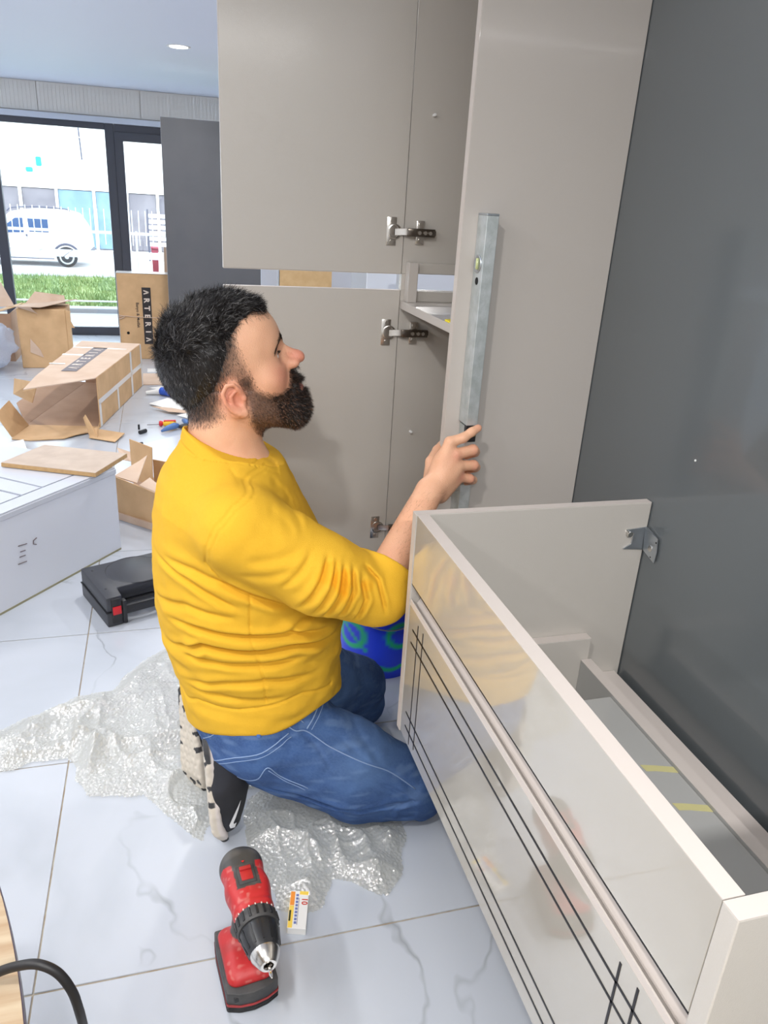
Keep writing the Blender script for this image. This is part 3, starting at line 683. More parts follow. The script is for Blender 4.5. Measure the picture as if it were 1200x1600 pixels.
# dark carton flap and crumpled film at the left edge
dk = empty('open_carton', (-1.4, 6.5, 0), 'open carton with shadowed inside at the left edge beside the torn carton', 'box')
bx('side', M['card_in'], dk, -1.75, -1.12, 6.45, 6.46, 0, 0.36)
bx('side', M['card_in'], dk, -1.75, -1.74, 6.46, 6.9, 0, 0.36)
bx('side', M['card_in'], dk, -1.13, -1.12, 6.46, 6.9, 0, 0.36)
panel('flap', 'card', dk, [(-1.25, 6.43, 0.36), (-1.05, 6.43, 0.425), (-1.05, 6.6, 0.425), (-1.25, 6.6, 0.36)])
panel('flap', 'card_pale', dk, [(-1.35, 6.5, 0.4), (-1.09, 6.5, 0.41), (-1.2, 6.7, 0.56), (-1.38, 6.7, 0.56)])

# big opened carton lying on its side
oc = empty('opened_carton', (-0.6, 5.1, 0), 'large brown carton lying open on its side with taped side and grey ARTERIA print', 'box')
FR, BR, BL, FL = (-0.385, 4.556), (-0.167, 5.619), (-0.555, 5.70), (-0.79, 4.62)
H = 0.292
v3 = lambda p, z: (p[0], p[1], z)
panel('side_panel', 'card', oc, [v3(FR, 0.004), v3(BR, 0.004), v3(BR, H), v3(FR, H)])
panel('top_panel', 'card_pale', oc, [(FR[0] - 0.003, FR[1] - 0.01, H), v3(BR, H), v3(BL, H + 0.002), (-0.66, 5.0, H), (-0.71, 4.62, H - 0.004), (-0.735, 4.33, H - 0.012), (-0.66, 4.35, H - 0.004), (-0.5, 4.45, H)])
panel('bottom_panel', 'card_in', oc, [v3(FR, 0.003), v3(BR, 0.003), v3(BL, 0.003), v3(FL, 0.003)])
panel('back_panel', 'card_in', oc, [v3(BR, 0.004), v3(BL, 0.004), v3(BL, H), v3(BR, H)])
# left side folded down to the floor
panel('folded_side', 'card_in', oc, [v3(FL, 0.004), v3(BL, 0.004), (BL[0] - 0.22, BL[1] - 0.1, 0.05), (FL[0] - 0.10, FL[1] + 0.35, 0.045)])
# front flaps
panel('front_flap', 'card', oc, [v3(FR, 0.005), v3(FL, 0.005), (-0.826, 4.35, 0.004), (-0.73, 4.315, 0.004), (-0.56, 4.33, 0.006), (-0.50, 4.38, 0.012), (-0.47, 4.40, 0.014), (-0.4, 4.46, 0.006)], 0.005)
panel('corner_flap', 'card', oc, [(-0.775, 4.60, 0.008), (-0.826, 4.37, 0.006), (-0.90, 4.40, 0.13), (-0.862, 4.60, 0.155)], 0.004)
panel('small_flap', 'card', oc, [(-0.40, 4.50, 0.008), (-0.245, 4.386, 0.012), (-0.29, 4.24, 0.008), (-0.43, 4.33, 0.008)], 0.004)
panel('torn_piece', 'card', oc, [(-0.43, 4.36, 0.008), (-0.385, 4.33, 0.01), (-0.372, 4.36, 0.085), (-0.385, 4.37, 0.045), (-0.405, 4.38, 0.04), (-0.445, 4.40, 0.12), (-0.458, 4.41, 0.10)], 0.004)
panel('top_flap', 'card', oc, [(-0.715, 4.55, H - 0.02), (-0.85, 4.78, 0.24), (-0.86, 4.75, 0.155), (-0.745, 4.62, 0.135), (-0.70, 4.52, H - 0.05)], 0.004)
# tapes on side and top
def on_side(t, z): return (FR[0] + (BR[0] - FR[0]) * t + 0.0036, FR[1] + (BR[1] - FR[1]) * t - 0.0012, z)
for t0, t1, z0, z1 in [(0.0, 1.0, 0.135, 0.165), (0.37, 0.40, 0.004, 0.14), (0.70, 0.74, 0.004, H), (0.97, 1.0, 0.004, H), (0.0, 0.035, 0.004, 0.14)]:
    panel('tape_strip', 'tape', oc, [on_side(t0, z0), on_side(t1, z0), on_side(t1, z1), on_side(t0, z1)], 0.0012)
def on_top(s, t, dz=0.0035):   # s across (0 right..1 left), t depth
    a = V(v3(FR, H)).lerp(V(v3(BR, H)), t); b = V((FL[0] + 0.06, FL[1] - 0.02, H)).lerp(V(v3(BL, H)), t); p = a.lerp(b, s); return (p.x, p.y, p.z + dz)
for t0, t1, s0, s1 in [(0.55, 0.58, 0.55, 1.0), (0.78, 0.8, 0.1, 1.0), (0.30, 0.32, 0.75, 1.0)]:
    panel('tape_strip', 'tape', oc, [on_top(s0, t0), on_top(s0, t1), on_top(s1, t1), on_top(s1, t0)], 0.0012)
pb = panel('print_band', 'ink_g', oc, [on_top(0.42, 0.13), on_top(0.42, 0.80), on_top(0.66, 0.80), on_top(0.66, 0.13)], 0.0012)
for k, ch in enumerate('ARTERIA'):
    p = V(on_top(0.54, 0.17 + 0.60 * (k + 0.5) / 7, 0.0045)); dirv = (V(on_top(0.54, 0.8)) - V(on_top(0.54, 0.1))).normalized()
    ang = math.atan2(dirv.y, dirv.x)
    if ch == 'A':
        m = MB(); h, w = 0.028, 0.022
        for sgn in (-1, 1): m.prism([(sgn * w - 0.005, -h, 0), (sgn * w + 0.005, -h, 0), (0.005, h, 0), (-0.005, h, 0)], (0, 0, 0.0008))
        bmesh.ops.transform(m.bm, matrix=Matrix.Translation(p) @ Matrix.Rotation(ang, 4, 'Z'), verts=m.bm.verts[:]); m.build('letter', M['ink_w'], pb)
    else: text('letter', ch, M['ink_w'], pb, Matrix.Translation(p) @ Matrix.Rotation(ang, 4, 'Z'), 0.075, 0.0004, 0.002)

# white grooved cabinet box with a laminate board on it
wc = empty('white_cabinet', (-0.55, 3.0, 0), 'long white lacquered cabinet with grooved top lying on the floor at the left', 'cabinet')
A_, B_ = V((-0.203, 2.85, 0)), V((-1.27, 1.468, 0))      # front bottom edge, right to left
d_ = (B_ - A_).normalized(); nrm = V((d_.y, -d_.x, 0))   # pointing away
if nrm.y < 0: nrm = -nrm
HB, DP, LN = 0.335, 0.62, 1.9
def wb_(s, t, z): p = A_ + d_ * s + nrm * t; return (p.x, p.y, z)
MB().prism([wb_(0, 0, 0.006), wb_(LN, 0, 0.006), wb_(LN, DP, 0.006), wb_(0, DP, 0.006)], (0, 0, HB - 0.03)).build('carcass', M['white_side'], wc)
MB().prism([wb_(0.001, -0.0015, 0.0), wb_(LN, -0.0015, 0.0), wb_(LN, DP, 0.0), wb_(0.001, DP, 0.0)], (0, 0, 0.007)).build('bottom_seal', M['skirt'], wc)
MB().prism([wb_(-0.003, -0.003, HB - 0.024), wb_(LN, -0.003, HB - 0.024), wb_(LN, DP + 0.003, HB - 0.024), wb_(-0.003, DP + 0.003, HB - 0.024)], (0, 0, 0.019), bev=0.002).build('top_door', M['white'], wc)
# raised slats on the door leave grooves between them
s0 = 0.49
t = 0.07
MB().prism([wb_(0.0, 0.0, HB - 0.0048), wb_(LN, 0.0, HB - 0.0048), wb_(LN, 0.062, HB - 0.0048), wb_(0.0, 0.062, HB - 0.0048)], (0, 0, 0.0055)).build('border_slat', M['white'], wc)
MB().prism([wb_(0.0, 0.070, HB - 0.0048), wb_(0.28, 0.070, HB - 0.0048), wb_(0.28, DP, HB - 0.0048), wb_(0.0, DP, HB - 0.0048)], (0, 0, 0.0055)).build('end_slat', M['white'], wc)
k = 0
while 0.290 + k * 0.091 + 0.08 < LN:
    a = 0.290 + k * 0.091
    MB().prism([wb_(a, 0.070, HB - 0.0048), wb_(a + 0.080, 0.070, HB - 0.0048), wb_(a + 0.080, DP, HB - 0.0048), wb_(a, DP, HB - 0.0048)], (0, 0, 0.0055)).build('slat', M['white'], wc); k += 1
MB().prism([wb_(0.001, 0.062, HB - 0.0049), wb_(LN, 0.062, HB - 0.0049), wb_(LN, DP, HB - 0.0049), wb_(0.001, DP, HB - 0.0049)], (0, 0, 0.0012)).build('groove', M['groove'], wc)
mk = MB()
for (s1, z1, s2, z2) in [(0.44, .20, .475, .205), (.45, .18, .47, .182), (.452, .163, .475, .165), (.45, .14, .485, .143), (.398, .205, .412, .200), (.412, .200, .414, .188), (.414, .188, .402, .182)]:
    a = wb_(s1, -0.0016, z1); b = wb_(s2, -0.0016, z2)
    mk.tube([a, b], 0.0016, seg=5)
mk.build('pencil_mark', M['ink_g'], wc)
# laminate board lying on top, overhanging
lbz = 0.337
lb = MB().prism([(-0.595, 2.895, lbz), (-0.263, 2.744, lbz), (-0.163, 2.96, lbz), (-0.475, 3.10, lbz)], (0, 0, 0.017), bev=0.0008).build('laminate_board', M['ply'])
tag(lb, 'pale wood-look laminate board lying on the white cabinet, raw edge forward', 'board')
MB().prism([(-0.5955, 2.8935, lbz + 0.001), (-0.2625, 2.7425, lbz + 0.001), (-0.2628, 2.7435, lbz + 0.001), (-0.595, 2.8945, lbz + 0.001)], (0, 0, 0.0145)).build('raw_edge', M['mdf'], lb)
MB().prism([(-0.2625, 2.7430, lbz + 0.001), (-0.1620, 2.9595, lbz + 0.001), (-0.1632, 2.9602, lbz + 0.001), (-0.2637, 2.7436, lbz + 0.001)], (0, 0, 0.0145)).build('raw_edge', M['mdf'], lb)

# low torn cardboard tray behind the white cabinet corner
tr = empty('cardboard_tray', (-0.12, 3.3, 0), 'low torn cardboard box with raised flaps between white cabinet and the kneeling man', 'box')
panel('front_side', 'card', tr, [(-0.235, 3.17, 0.03), (0.0, 2.94, 0.03), (0.0, 2.94, 0.16), (-0.235, 3.17, 0.19)])
panel('bottom', 'card_in', tr, [(-0.24, 3.16, 0.028), (0.02, 2.92, 0.028), (0.16, 3.42, 0.028), (-0.15, 3.62, 0.028)])
panel('base_strip', 'card_pale', tr, [(-0.23, 3.155, 0.002), (0.0, 2.93, 0.002), (0.0, 2.93, 0.032), (-0.23, 3.155, 0.032)], 0.008)
panel('flap', 'card', tr, [(-0.175, 3.52, 0.05), (-0.085, 3.43, 0.04), (-0.08, 3.45, 0.22), (-0.178, 3.54, 0.235)])
panel('flap', 'card_pale', tr, [(-0.235, 3.17, 0.19), (-0.14, 3.12, 0.17), (-0.10, 3.35, 0.215), (-0.21, 3.3, 0.15)])
panel('flap', 'card_pale', tr, [(-0.13, 3.07, 0.18), (0.0, 2.94, 0.16), (0.03, 3.05, 0.10), (-0.09, 3.14, 0.185)])
panel('rear_side', 'card', tr, [(-0.08, 3.52, 0.03), (0.15, 3.42, 0.03), (0.15, 3.42, 0.12), (-0.08, 3.52, 0.14)])
panel('loose_flap', 'card_pale', tr, [(-0.24, 3.62, 0.17), (-0.17, 3.58, 0.155), (-0.15, 3.54, 0.12), (-0.22, 3.56, 0.13)])
# white sheet board
ws = MB().prism([(-0.205, 4.11, 0.001), (0.25, 4.48, 0.001), (0.42, 3.86, 0.001), (-0.10, 3.55, 0.001)], (0, 0, 0.016)).build('white_board', M['white'])
tag(ws, 'flat white lacquered board on the floor behind the man\'s shoulder', 'board')

# tools and rubbish on the floor
sd = empty('screwdriver', (-0.04, 4.52, 0.0), 'screwdriver with red and yellow handle lying beside blue pliers', 'screwdriver')
MB().cyl((-0.125, 4.555, 0.012), (-0.055, 4.555, 0.013), 0.0035, seg=10).build('shaft', M['steel'], sd)
MB().lathe([(0.0, 0), (0.013, 0.0), (0.018, 0.01), (0.012, 0.022), (0.011, 0.025)], (-0.057, 4.555, 0.018), 16, (1, 0, 0)).build('collar', M['red'], sd, smooth=True)
MB().lathe([(0.011, 0.0), (0.018, 0.015), (0.018, 0.06), (0.012, 0.075), (0.0, 0.078)], (-0.035, 4.555, 0.018), 16, (1, 0, 0)).build('grip', M['yellow_p'], sd, smooth=True)
MB().box(-0.03, 0.04, 4.545, 4.565, 0.03, 0.038, 0.003).build('grip_inlay', M['red'], sd)
pl = empty('pliers', (0.03, 4.5, 0), 'pliers with worn blue handles lying next to the screwdriver', 'pliers')
MB().tube([(-0.045, 4.42, 0.01), (-0.01, 4.44, 0.022), (0.03, 4.48, 0.024), (0.05, 4.50, 0.018)], [0.006, 0.016, 0.02, 0.014]).build('grip', M['tool_blue'], pl, smooth=True)
MB().tube([(0.085, 4.61, 0.02), (0.10, 4.56, 0.024), (0.13, 4.5, 0.016)], [0.012, 0.018, 0.012]).build('grip', M['tool_blue'], pl, smooth=True)
MB().prism([(0.05, 4.49, 0.005), (0.09, 4.53, 0.005), (0.145, 4.52, 0.005), (0.10, 4.46, 0.005)], (0, 0, 0.02), bev=0.004).build('jaw', M['tool_black'], pl)
def bit(name, mm, label, cat, a, b, r):
    o = MB().cyl(a, b, r, seg=10, bev=0.001).build(name, M[mm]); tag(o, label, cat)
bit('wall_plug', 'black', 'black wall plug lying upright left of the screwdriver', 'plug', (-0.17, 4.50, 0.0), (-0.17, 4.50, 0.03), 0.006)
bit('furniture_glide', 'black', 'short black plastic glide on the floor between screwdriver and white board', 'plug', (-0.165, 4.40, 0.011), (-0.13, 4.44, 0.011), 0.011)
bit('marker_pen', 'black', 'black marker pen at the corner of the flat white board', 'pen', (-0.205, 4.16, 0.009), (-0.145, 4.20, 0.009), 0.008)
ct = empty('glue_tube', (0.0, 5.3, 0), 'blue and white sealant tube lying among rubbish behind the opened carton', 'tube')
MB().cyl((-0.04, 5.33, 0.028), (0.07, 5.23, 0.028), 0.027, seg=18, bev=0.003).build('tube_body', M['blue_tube'], ct, smooth=True, angle=40)
MB().cyl((0.03, 5.267, 0.0285), (0.055, 5.244, 0.0285), 0.0276, seg=18).build('tube_label', M['pink'], ct)
MB().cyl((-0.14, 5.33, 0.016), (-0.04, 5.33, 0.024), 0.012, 0.022, seg=14).build('nozzle', M['plastic_w'], ct, smooth=True, angle=40)
random.seed(11)
def scrap(pts, mm, label):
    o = MB().plate(pts, 0.003).build('paper_scrap', M[mm]); tag(o, label, 'scrap')
scrap([(-0.12, 5.45, 0.02), (0.05, 5.5, 0.03), (0.14, 5.4, 0.015), (0.02, 5.38, 0.012)], 'paper', 'crumpled white paper behind the sealant tube')
scrap([(-0.12, 5.05, 0.012), (0.0, 5.12, 0.03), (0.16, 5.02, 0.012), (0.06, 4.86, 0.008)], 'paper', 'white paper sheet in front of the sealant tube')
scrap([(-0.10, 4.95, 0.02), (0.0, 4.83, 0.016), (0.14, 4.76, 0.02), (0.15, 4.80, 0.02), (0.02, 4.9, 0.02)], 'card_pale', 'long torn cardboard strip on the floor behind the man\'s head')
scrap([(0.05, 4.76, 0.012), (0.12, 4.74, 0.03), (0.11, 4.70, 0.008)], 'paper', 'small curled white paper bit at the end of the torn strip')
scrap([(-0.9, 4.2, 0.012), (-0.75, 4.25, 0.03), (-0.72, 4.14, 0.012), (-0.92, 4.1, 0.02)], 'paper', 'crumpled white plastic under the front flap of the opened carton')

# black tool case
cs = empty('tool_case', (-0.16, 2.4, 0), 'charcoal plastic tool case with a red latch lying behind the man', 'case')
e1 = V((-0.208, 2.255, 0)); e2 = (V((-0.06, 2.315, 0)) - e1).normalized(); e3 = V((-e2.y, e2.x, 0)); CH = 0.105
CM = Matrix(((e2.x, e3.x, 0, e1.x), (e2.y, e3.y, 0, e1.y), (0, 0, 1, 0), (0, 0, 0, 1)))
CM = CM @ Matrix.Translation((-0.012, 0, 0))
def cbx(name, mm, x0, x1, y0, y1, z0, z1, bev): return MB().box(x0, x1, y0, y1, z0, z1, bev, mtx=CM).build(name, M[mm], cs, smooth=True, angle=40)
prof = lambda i: [(0.0 + i, 0.0 + i), (0.052, 0.0 + i), (0.058, 0.062), (0.24, 0.062), (0.246, 0.0 + i), (0.298 - i, 0.0 + i), (0.298 - i, 0.255 - i), (0.0 + i, 0.255 - i)]
for nm, z0, z1, i in [('lower_shell', 0.0, 0.05, 0.0), ('upper_shell', 0.0525, CH, 0.0015)]:
    MB().prism([(x, y, z0) for x, y in prof(i)], (0, 0, z1 - z0), mtx=CM, bev=0.006).build(nm, M['case'], cs, smooth=True, angle=35)
MB().prism([(x, y, 0.0502) for x, y in prof(-0.002)], (0, 0, 0.0022), mtx=CM).build('rim', M['case_d'], cs)
cbx('handle', 'case_d', 0.056, 0.242, 0.004, 0.026, 0.030, 0.062, 0.006)
cbx('handle_rib', 'case_d', 0.050, 0.064, -0.004, 0.02, 0.004, 0.085, 0.003)
cbx('latch_recess', 'case_d', 0.016, 0.046, -0.0035, 0.004, 0.012, 0.098, 0.002)
cbx('latch', 'red', 0.018, 0.045, -0.0075, -0.0032, 0.044, 0.072, 0.0015)
disc = MB().lathe([(0.0, 0.002), (0.092, 0.002), (0.096, 0.0), (0.098, 0.002), (0.101, 0.0)], (0, 0, 0), 48)
bmesh.ops.transform(disc.bm, matrix=CM @ Matrix.Translation((0.155, 0.155, CH - 0.0006)), verts=disc.bm.verts[:])
disc.build('round_embossing', M['case'], cs, smooth=True, angle=50)
for x, y in [(0.025, 0.065), (0.03, 0.215)]:
    p = CM @ V((x, y, CH)); MB().lathe([(0.0, 0.001), (0.004, 0.001), (0.006, 0.0)], p, 14).build('stud', M['case_d'], cs, smooth=True)

# blue bucket with green spray paint
bk = empty('bucket', (0.60, 1.98, 0), 'blue plastic bucket with green spray-painted rings, standing behind the man\'s knee', 'bucket')
def bucket():
    seg, rows = 72, 60; r0, r1, Hh = 0.118, 0.142, 0.30; cx, cy = 0.59, 1.935
    vs, fs, col = [], [], []
    for i in range(rows + 1):
        z = Hh * i / rows; r = r0 + (r1 - r0) * i / rows
        if i / rows > 0.86 and (i // 2) % 2 == 0: r += 0.004
        for k in range(seg):
            a = 2 * math.pi * k / seg; vs.append((cx + r * math.cos(a), cy + r * math.sin(a), z))
            s = (math.degrees(a) - 250) * r * math.pi / 180   # arc distance from the side facing the man
            g = 0.0
            for (sc, zc, ra, wd) in [(0.075, 0.150, 0.042, 0.012), (-0.085, 0.14, 0.046, 0.013), (0.045, 0.085, 0.058, 0.010)]:
                if sc == 0.045 and z > 0.045: continue
                dd = math.hypot((s - sc), (z - zc) * 1.1); g = max(g, 1 - min(1, (abs(dd - ra) / wd) ** 2))
            g = max(g, 1 - min(1, abs((z - 0.13) + (s + 0.07) * 0.9) / 0.011) if -0.11 < s < -0.03 else 0)
            if sum([z < 0.02, False]): g *= 0.4
            b = lin((30, 64, 222)); c2 = lin((14, 190, 76)); g = min(1, g * 0.9)
            col.append([b[q] * (1 - g) + c2[q] * g for q in range(3)] + [1])
    for i in range(rows):
        for k in range(seg): q = i * seg; fs.append((q + k, q + (k + 1) % seg, q + seg + (k + 1) % seg, q + seg + k))
    me = bpy.data.meshes.new('bucket'); me.from_pydata(vs, [], fs)
    at = me.attributes.new('Col', 'FLOAT_COLOR', 'POINT'); at.data.foreach_set('color', np.array(col, np.float32).ravel())
    link('wall', me, M['blue'], bk, smooth=True)
    MB().cyl((cx, cy, 0.0), (cx, cy, 0.006), 0.117, seg=48).build('base', M['blue_tube'], bk)
    MB().lathe([(0.141, 0.296), (0.150, 0.296), (0.152, 0.302), (0.147, 0.308), (0.141, 0.304), (0.137, 0.29)], (cx, cy, 0), 48).build('rim', M['blue_tube'], bk, smooth=True)
    MB().tube([(cx + 0.152 * math.cos(a), cy + 0.152 * math.sin(a), 0.285 - 0.10 * math.sin((a - 3.3) / 2.7 * math.pi)) for a in np.linspace(3.3, 6.0, 20)], 0.0022).build('wire_handle', M['steel'], bk, smooth=True)
bucket()

# small printed carton by the drill
sc_ = empty('small_carton', (0.19, 1.07, 0), 'tiny orange and white printed carton with a red 10, on the floor beside the drill', 'box')
c0 = V((0.1695, 1.040, 0)); ux = V((0.0345, -0.0105, 0)); uy = V((0.021, 0.083, 0))
CMt = Matrix(((ux.x / ux.length, uy.x / uy.length, 0, c0.x), (ux.y / ux.length, uy.y / uy.length, 0, c0.y), (0, 0, 1, 0), (0, 0, 0, 1)))
LW, LL, LH = ux.length, uy.length, 0.016
def sb(name, mm, x0, x1, y0, y1, z0=LH, z1=LH + 0.0004): MB().box(x0, x1, y0, y1, z0, z1, mtx=CMt).build(name, M[mm], sc_)
MB().box(0, LW, 0, LL, 0.0, LH, 0.0006, mtx=CMt).build('carton', M['paper'], sc_)
sb('orange_print', 'orange', 0.0005, 0.009, LL * 0.6, LL * 0.97); sb('yellow_print', 'yel_pr', 0.0005, 0.009, 0.001, LL * 0.59)
sb('dark_print', 'green_pr', 0.0008, 0.0045, LL * 0.18, LL * 0.46, LH + 0.0004, LH + 0.0007)
sb('top_print', 'yel_pr', 0.018, LW - 0.0005, LL * 0.90, LL - 0.0005); sb('side_print', 'yel_pr', -0.0004, -0.00005, 0.002, LL - 0.002, 0.001, LH - 0.001)
text('number', '10', M['red_pr'], sc_, CMt @ Matrix.Translation((LW * 0.79, LL * 0.72, LH + 0.0003)) @ Matrix.Rotation(R(-90), 4, 'Z'), 0.0165, 0.0002, 0.0003)
for k in range(9): sb('small_print', 'blue_pr', 0.0115, 0.0165, 0.01 + k * 0.0078, 0.0153 + k * 0.0078)
sb('print_line', 'ink_g', 0.0175, 0.0183, 0.008, LL * 0.8)

# wooden bench seat with a bowed edge at the lower left, a cable arched over it
BP = [(-0.1533, 0.16), (-0.15, 0.1933), (-0.1476, 0.2267), (-0.146, 0.26), (-0.1452, 0.2933), (-0.1452, 0.3267), (-0.146, 0.36), (-0.1476, 0.3933), (-0.1501, 0.4267), (-0.1534, 0.46), (-0.1575, 0.4933), (-0.1624, 0.5267), (-0.1682, 0.56), (-0.1748, 0.5933), (-0.1823, 0.6267), (-0.1907, 0.66), (-0.2, 0.6933), (-0.2102, 0.7267), (-0.2213, 0.76), (-0.2334, 0.7933), (-0.2465, 0.8267), (-0.2606, 0.86), (-0.3006, 0.9), (-0.5006, 0.9), (-0.5506, 0.85), (-0.5606, 0.5), (-0.5506, 0.17), (-0.5006, 0.12), (-0.1933, 0.12)]
sl_ = empty('wooden_bench', (-0.411, 0.5, 0), 'wood-topped bench with dark rim and bowed edge, cut by the lower left corner', 'bench')
MB().prism([(x, y, 0.47) for x, y in BP], (0, 0, 0.0295)).build('seat', M['wood_seat'], sl_)
MB().tube([(x, y, 0.485) for x, y in BP] + [(BP[0][0], BP[0][1], 0.485)], 0.0026, seg=6, flat=6.0).build('rim', M['rim_dark'], sl_)
for x, y in [(BP[2][0] - 0.05, BP[2][1]), (BP[19][0] - 0.05, BP[19][1]), (BP[2][0] - 0.24, BP[2][1]), (BP[19][0] - 0.24, BP[19][1])]:
    MB().cyl((x, y, 0.47), (x, y, 0.0), 0.016, 0.012).build('leg', M['black'], sl_, smooth=True)
cbl = MB().tube(catmull([(-0.2553, 0.6204, 0.506), (-0.2408, 0.6372, 0.507), (-0.2209, 0.6494, 0.512), (-0.2038, 0.6484, 0.522), (-0.1822, 0.6402, 0.535), (-0.1619, 0.6332, 0.54), (-0.1433, 0.6268, 0.53), (-0.1311, 0.622, 0.505), (-0.1265, 0.6226, 0.47), (-0.1272, 0.6354, 0.42), (-0.1318, 0.653, 0.35), (-0.1421, 0.6715, 0.2), (-0.1714, 0.6578, 0.03), (-0.2156, 0.6117, 0.006), (-0.3325, 0.6097, 0.006)], 10), 0.0052, seg=12).build('black_cable', M['rubber'], smooth=True)
tag(cbl, 'thick black cable arching over the bench rim at the lower left corner', 'cable')

# things glimpsed through the gap between the two doors
def stand(name, mm, x0, x1, y0, y1, z1, label, cat, z0=0.0, edge=None):
    t = empty(name, ((x0 + x1) / 2, (y0 + y1) / 2, z0), label, cat)
    bx('board', M[mm], t, x0, x1, y0, y1, z0, z1, 0.001)
    if edge: bx('edge_strip', M[edge], t, x0 - 0.001, x0 - 0.0002, y0, y1, z0, z1)
stand('oak_panel', 'oak', 0.646, 0.948, 4.5, 4.52, 1.0, 'oak-look board glimpsed through the gap between the doors', 'panel', edge='black')
stand('lacquered_board', 'white', 0.95, 1.158, 4.9, 4.92, 1.0, 'white board glimpsed through the door gap right of the oak board', 'panel')
stand('grey_panel', 'rail', 1.16, 1.338, 4.5, 4.52, 0.96, 'pale grey board with white edge seen through the right of the door gap', 'panel')
stand('lacquered_board', 'white', 1.34, 2.55, 4.3, 4.34, 1.0, 'white lacquered board standing behind the tall cabinet, seen through its slot', 'panel')
bt = MB().prism([(0.603, 5.0, 0), (0.70, 5.0, 0), (0.70, 5.0, 1.0), (0.603, 5.0, 1.0)], (0, 0.03, 0)).build('blue_edged_panel', M['alu'])
tag(bt, 'pale bluish strip board glimpsed beside the dark board in the door gap', 'panel')

# ------------------------------------------------------------------ implicit surfaces for the figure
f32 = np.float32
def A3(*v): return np.array(v, f32)
def nrmv(v): v = np.asarray(v, f32); return v / np.linalg.norm(v)
def cap(p, a, b, ra, rb=None):
    rb = ra if rb is None else rb; a = A3(*a); ba = A3(*b) - a; pa = p - a
    h = np.clip(pa @ ba / (ba @ ba), 0, 1)
    return np.sqrt(((pa - h[:, None] * ba) ** 2).sum(1)) - (ra + (rb - ra) * h)
def ell(p, c, r, Rm=None):
    q = p - A3(*c)
    if Rm is not None: q = q @ np.asarray(Rm, f32)
    k0 = np.sqrt(((q / A3(*r)) ** 2).sum(1)); k1 = np.sqrt(((q / (A3(*r) ** 2)) ** 2).sum(1)) + 1e-9
    return k0 * (k0 - 1) / k1
def sph(p, c, r): return np.sqrt(((p - A3(*c)) ** 2).sum(1)) - r
def smin(a, b, k): h = np.maximum(k - np.abs(a - b), 0) / k; return np.minimum(a, b) - h * h * k * 0.25
def smax(a, b, k): return -smin(-a, -b, k)
def chain(p, pts, rs, k=0.0):
    d = None
    for i in range(len(pts) - 1):
        c = cap(p, pts[i], pts[i + 1], rs[i], rs[i + 1]); d = c if d is None else (np.minimum(d, c) if k == 0 else smin(d, c, k))
    return d
def hsh(i, j, k):
    n = (i * 374761393 + j * 668265263 + k * 2147483647 * 0 + k * 1274126177) & 0xffffffff
    n = ((n ^ (n >> 13)) * 1274126177) & 0xffffffff
    return ((n ^ (n >> 16)) & 0xffff).astype(f32) / 65535.0
def noise(p, s=1.0, seed=0):
    q = p * s + 100 + seed * 17.3; i = np.floor(q).astype(np.int64); f = (q - i).astype(f32); f = f * f * (3 - 2 * f)
    r = 0
    for dx in (0, 1):
        for dy in (0, 1):
            for dz in (0, 1):
                w = (f[:, 0] if dx else 1 - f[:, 0]) * (f[:, 1] if dy else 1 - f[:, 1]) * (f[:, 2] if dz else 1 - f[:, 2])
                r = r + w * hsh(i[:, 0] + dx, i[:, 1] + dy, i[:, 2] + dz)
    return r * 2 - 1
def polyline_d(x, z, pts):
    """distance to a 2-d polyline and which end fades (0..1)"""
    d = np.full(x.shape, 9., f32); tt = np.zeros(x.shape, f32); n = len(pts) - 1
    for i in range(n):
        ax, az = pts[i]; bx_, bz = pts[i + 1]; vx, vz = bx_ - ax, bz - az
        h = np.clip(((x - ax) * vx + (z - az) * vz) / (vx * vx + vz * vz), 0, 1)
        e = np.hypot(x - ax - h * vx, z - az - h * vz); m = e < d; d = np.where(m, e, d); tt = np.where(m, (i + h) / n, tt)
    return d, tt
def in_poly(x, z, pts):
    """signed distance (positive inside) to a polygon"""
    d, _ = polyline_d(x, z, list(pts) + [pts[0]]); c = np.zeros(x.shape, bool); n = len(pts)
    for i in range(n):
        x1, z1 = pts[i]; x2, z2 = pts[(i + 1) % n]
        if z1 == z2: continue
        c ^= ((z1 > z) != (z2 > z)) & (x < (x2 - x1) * (z - z1) / (z2 - z1) + x1)
    return np.where(c, d, -d)
